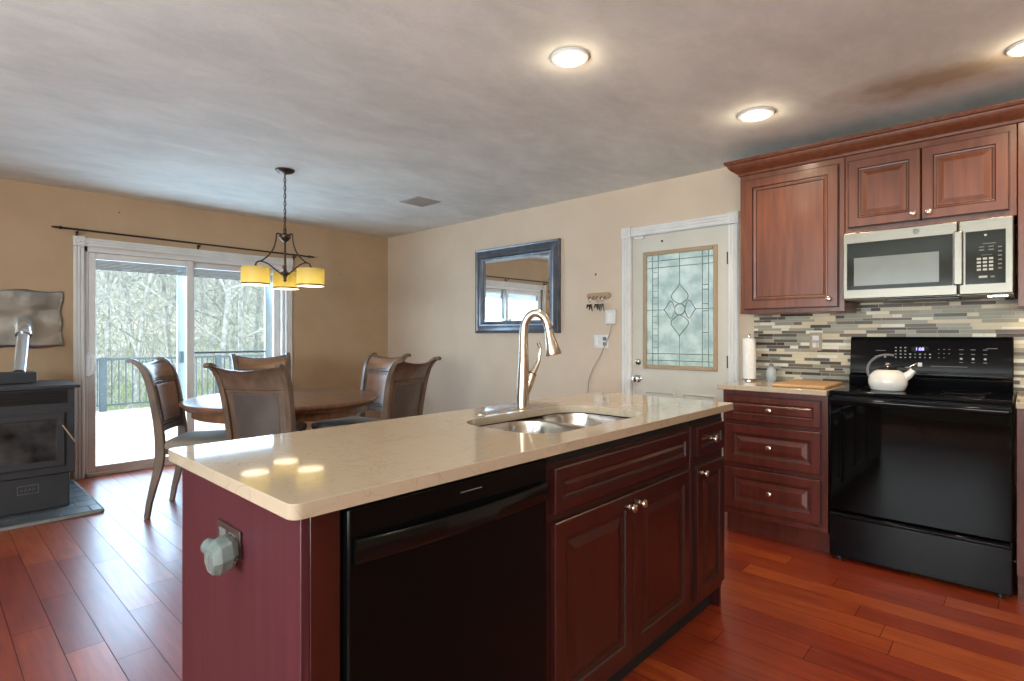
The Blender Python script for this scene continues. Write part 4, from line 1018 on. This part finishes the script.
# ------------------------------------------------------------------ pellet stove corner
t = thing('hearth_pad', (.2, 5.2, 0), 'slate-tiled hearth pad under the pellet stove', 'hearth')
hp = rrect(-.75, 4.62, .870, YW-.001, .035, 5)
MB().prism(hp, 'z', .0005, .020, 'grout_dark').build('pad_base', t, bevel=.003)
tl = MB(); Rh = random.Random(3); y = 4.632
while y < YW-.02:
    hh = .16; x = -.74-(Rh.random()*.1)
    while x < .86:
        wd = Rh.choice([.155, .155, .235]); x1 = min(x+wd, .858); y1 = min(y+hh, YW-.005)
        if x1-x > .03: tl.box((max(x, -.745)+.004, y+.004, .019), (x1-.004, y1-.004, .0245), 'slate')
        x += wd
    y += hh
tl.build('slate_tiles', t, bevel=.0015)
SY = 4.87
t = thing('pellet_stove', (.38, 5.15, .0245), 'black pellet stove with glass-fronted firebox on the slate hearth', 'stove')
Z0 = .0248
B((.06, SY+.02, Z0), (.716, 5.42, .262), 'iron', 'pedestal', t, bevel=.008)
bd = B((.030, SY, .262), (.742, 5.46, .848), 'iron', 'firebox_body', t, bevel=.006)
B((.005, SY-.03, .849), (.768, 5.50, .872), 'iron', 'top_plate', t, bevel=.006)
dr = MB().panel((.090, SY-.0005, .315), (1, 0, 0), (0, 0, 1), (0, -1, 0), .595, .368, [(0, 0, 'iron'), (0, .012, 'iron'), (.006, .016, 'iron'), (.040, .016, 'iron'), (.044, .010, 'iron'), (.052, .008, 'iron_dark'), (.056, .008, 'iron_dark')]).build('firebox_door', t, angle=25)
vt = MB()
for k in range(4): vt.box((.10, SY-.004, .758+k*.019), (.692, SY+.002, .766+k*.019), 'black_satin')
vt.box((.09, SY-.002, .748), (.70, SY+.001, .835), 'black_satin'); vt.build('vent_grille', t)
MB().tube([(.655, SY-.018, .600), (.665, SY-.05, .600), (.735, SY-.075, .470)], .0055, 'chrome', 8).build('door_handle', t)
pl = MB().panel((.440, SY+.0195, .150), (1, 0, 0), (0, 0, 1), (0, -1, 0), .11, .058, [(0, 0, 'iron'), (0, .003, 'gray_plastic'), (.004, .003, 'gray_plastic'), (.006, .001, 'iron')])
for k in range(4): pl.tube([(.458+k*.020, SY+.017, .166), (.462+k*.020, SY+.017, .190), (.470+k*.020, SY+.017, .172)], .002, 'gray_plastic', 4)
pl.build('cast_plate', t)
t = thing('stove_pipe', (.49, 5.32, .872), 'shiny galvanised vent pipe leaning from the pellet stove to the wall', 'stove pipe')
B((.36, 5.20, .8725), (.575, 5.40, .950), 'iron', 'adapter_box', t, bevel=.006)['label'] = 'black square adapter box'
MB().tube([(.492, 5.33, .945), (.535, 5.54, 1.215)], .037, 'galv', 24).build('pipe', t)
el = MB(); pts = []
for i in range(7):
    k = i/6; a = Vector((.535, 5.54, 1.215)); b = Vector((.552, 5.61, 1.30)); c = Vector((.552, YW-.004, 1.325)); pts.append(a.lerp(b, k).lerp(b.lerp(c, k), k))
el.tube(pts, [.042, .046, .050, .052, .052, .052, .052], 'galv', 24); el.build('elbow', t)
MB().tube([pts[0], pts[0]+Vector((.003, .015, .02))], .050, 'galv', 24).build('crimp_ring', t)
fs = MB(); nx_, nz_ = 36, 18; Rf = random.Random(5); grid = []
for i in range(nx_+1):
    row = []
    for k in range(nz_+1):
        u, v_ = i/nx_, k/nz_; ed = .008*math.sin(u*21+v_*5)+.006*math.sin(v_*17)
        row.append(fs.bm.verts.new((-.15+.955*u+(ed if i in (0, nx_) else 0), YW-.010-.008*abs(math.sin(u*9.3+v_*4)*math.cos(v_*7-u*3))-Rf.random()*.003, 1.118+.464*v_+(ed if k in (0, nz_) else 0))))
    grid.append(row)
for i in range(nx_):
    for k in range(nz_): fs.face([grid[i][k], grid[i+1][k], grid[i+1][k+1], grid[i][k+1]], 'foil')
o = fs.build('heat_shield', loc=(.3, YW-.01, 1.118), angle=60); sm = o.modifiers.new('sheet', 'SOLIDIFY'); sm.thickness = .002
tag(o, 'crumpled silver foil heat shield on the wall behind the stove pipe', 'heat shield')

# ------------------------------------------------------------------ outside
DZ = -.12
tag(MB().box((-6, YW+.15, DZ-.20), (9, 11.95, DZ-.03), 'rail').build('deck_frame', loc=(1.5, 9, DZ-.2), smooth=False), kind='structure')
dk = MB(); y = YW+.16
while y < 11.93: dk.box((-6, y, DZ-.03), (9, min(y+.138, 11.95), DZ), 'deck'); y += .144
tag(dk.build('deck', loc=(1.5, 9, DZ-.03), smooth=False), kind='structure')
t = thing('deck_railing', (1.5, 11.9, DZ), 'blue-grey metal balcony railing along the far deck edge', 'railing')
B((-6, 11.86, .775), (9, 11.92, .815), 'rail', 'top_rail', t); B((-6, 11.875, -.03), (9, 11.905, .0), 'rail', 'bottom_rail', t)
for k in range(9):
    xx = -5.4+k*1.90; B((xx-.05, 11.84, DZ), (xx+.05, 11.94, .83), 'rail', 'post', t, bevel=.005)
bal = MB().box((-.009, -.009, 0), (.009, .009, .775), 'rail').build('baluster', smooth=False)
bal.parent = t; xs = [-.4+k*.105 for k in range(60)]; xs = [x for x in xs]
bal.location = (xs[0]-1.5, -.01, -.0+.12)
for x in xs[1:]:
    c = bal.copy(); COL.objects.link(c); c.parent = t; c.location = (x-1.5, -.01, .12)
# ground and hillside
hg = MB(); nx_, ny_ = 40, 30; gg = []
def gz(x, y):
    if y < 15: return -1.0
    k = min((y-15)/45, 1); return -1.0+15*k**1.1+.35*math.sin(x*.35+y*.2)*min(k*4, 1)
for i in range(nx_+1):
    row = []
    for j in range(ny_+1): x = -45+110*i/nx_; y = 12.0+50*j/ny_; row.append(hg.bm.verts.new((x, y, gz(x, y))))
    gg.append(row)
for i in range(nx_):
    for j in range(ny_): hg.face([gg[i][j], gg[i+1][j], gg[i+1][j+1], gg[i][j+1]], 'grass' if j < 4 else 'hill')
tag(hg.build('hillside', angle=80), kind='structure')
tag(MB().box((4.16, -30, -1.1), (45, 12, -1.0), 'grass').build('yard', smooth=False), kind='structure')
tag(MB().box((4.16, 1.0, -.16), (6.0, 3.4, -.05), 'deck').build('porch', smooth=False), kind='structure')

def make_tree(seed, h_, parent_name):
    R_ = random.Random(seed); b = MB()
    def grow(p, d, L_, r, lev):
        n = 4; pts = [p]; rs = [r]; q = p.copy(); dd = d.copy()
        for i in range(n):
            dd = (dd+Vector((R_.uniform(-1, 1), R_.uniform(-1, 1), R_.uniform(-.3, .6)))*.16).normalized(); q = q+dd*L_/n; pts.append(q.copy()); rs.append(r*(1-.5*(i+1)/n))
        b.tube(pts, rs, 'bark', 5 if lev < 2 else 3, caps=False)
        if lev >= 4: return
        kids = (12, 6, 5, 3)[lev]
        for c in range(kids):
            k = R_.uniform(.25, 1.0); i = min(int(k*n), n-1); pp = pts[i].lerp(pts[i+1], k*n-i)
            ax = Vector((R_.uniform(-1, 1), R_.uniform(-1, 1), R_.uniform(-.2, .7))).normalized()
            grow(pp, (dd*.55+ax).normalized(), L_*R_.uniform(.38, .62), max(rs[i]*.5, .004), lev+1)
    grow(Vector((0, 0, 0)), Vector((0, 0, 1)), h_, h_*.0095, 0)
    return b.build('bare_tree', smooth=False)
protos = [make_tree(21, 7.5, ''), make_tree(33, 9, ''), make_tree(47, 6.5, ''), make_tree(58, 8, '')]
Rtt = random.Random(99); n = 0
first = [True]*4
for row, (y0, cnt) in enumerate(((14.6, 7), (17.5, 9), (21, 10), (26, 12), (33, 12))):
    for k in range(cnt):
        spread = y0*.62; x = y0*.02+(k+.5)/cnt*spread+Rtt.uniform(-.6, .6); y = y0+Rtt.uniform(-1, 1.4)
        i = n % 4
        if first[i]: o = protos[i]; first[i] = False
        else: o = protos[i].copy(); COL.objects.link(o)
        o.location = (x, y, gz(x, y)-.05); o.rotation_euler = (0, 0, Rtt.uniform(0, 6.28)); s_ = Rtt.uniform(.75, 1.2); o.scale = (s_, s_, s_); n += 1
        tag(o, 'bare winter tree on the slope beyond the deck railing', 'tree', 'bare trees beyond the deck')
# undergrowth
ug = MB(); Ru = random.Random(4)
for i in range(7000):
    y = Ru.uniform(13.6, 42); x = Ru.uniform(-.1*y, .72*y); p = Vector((x, y, gz(x, y))); L_ = Ru.uniform(.6, 2.4)
    d = Vector((Ru.uniform(-1, 1), Ru.uniform(-.6, .6), Ru.uniform(.5, 1.3))).normalized(); q = p+d*L_*.55; e = q+(d+Vector((Ru.uniform(-1, 1), 0, Ru.uniform(-1, .3)))*.7).normalized()*L_*.6
    ug.tube([p, q, e], [.012, .008, .003], 'bark' if Ru.random() < .7 else 'brush', 3, caps=False)
tag(ug.build('undergrowth', smooth=False), 'tangle of pale brush covering the slope between the trees', 'undergrowth', kind='stuff')
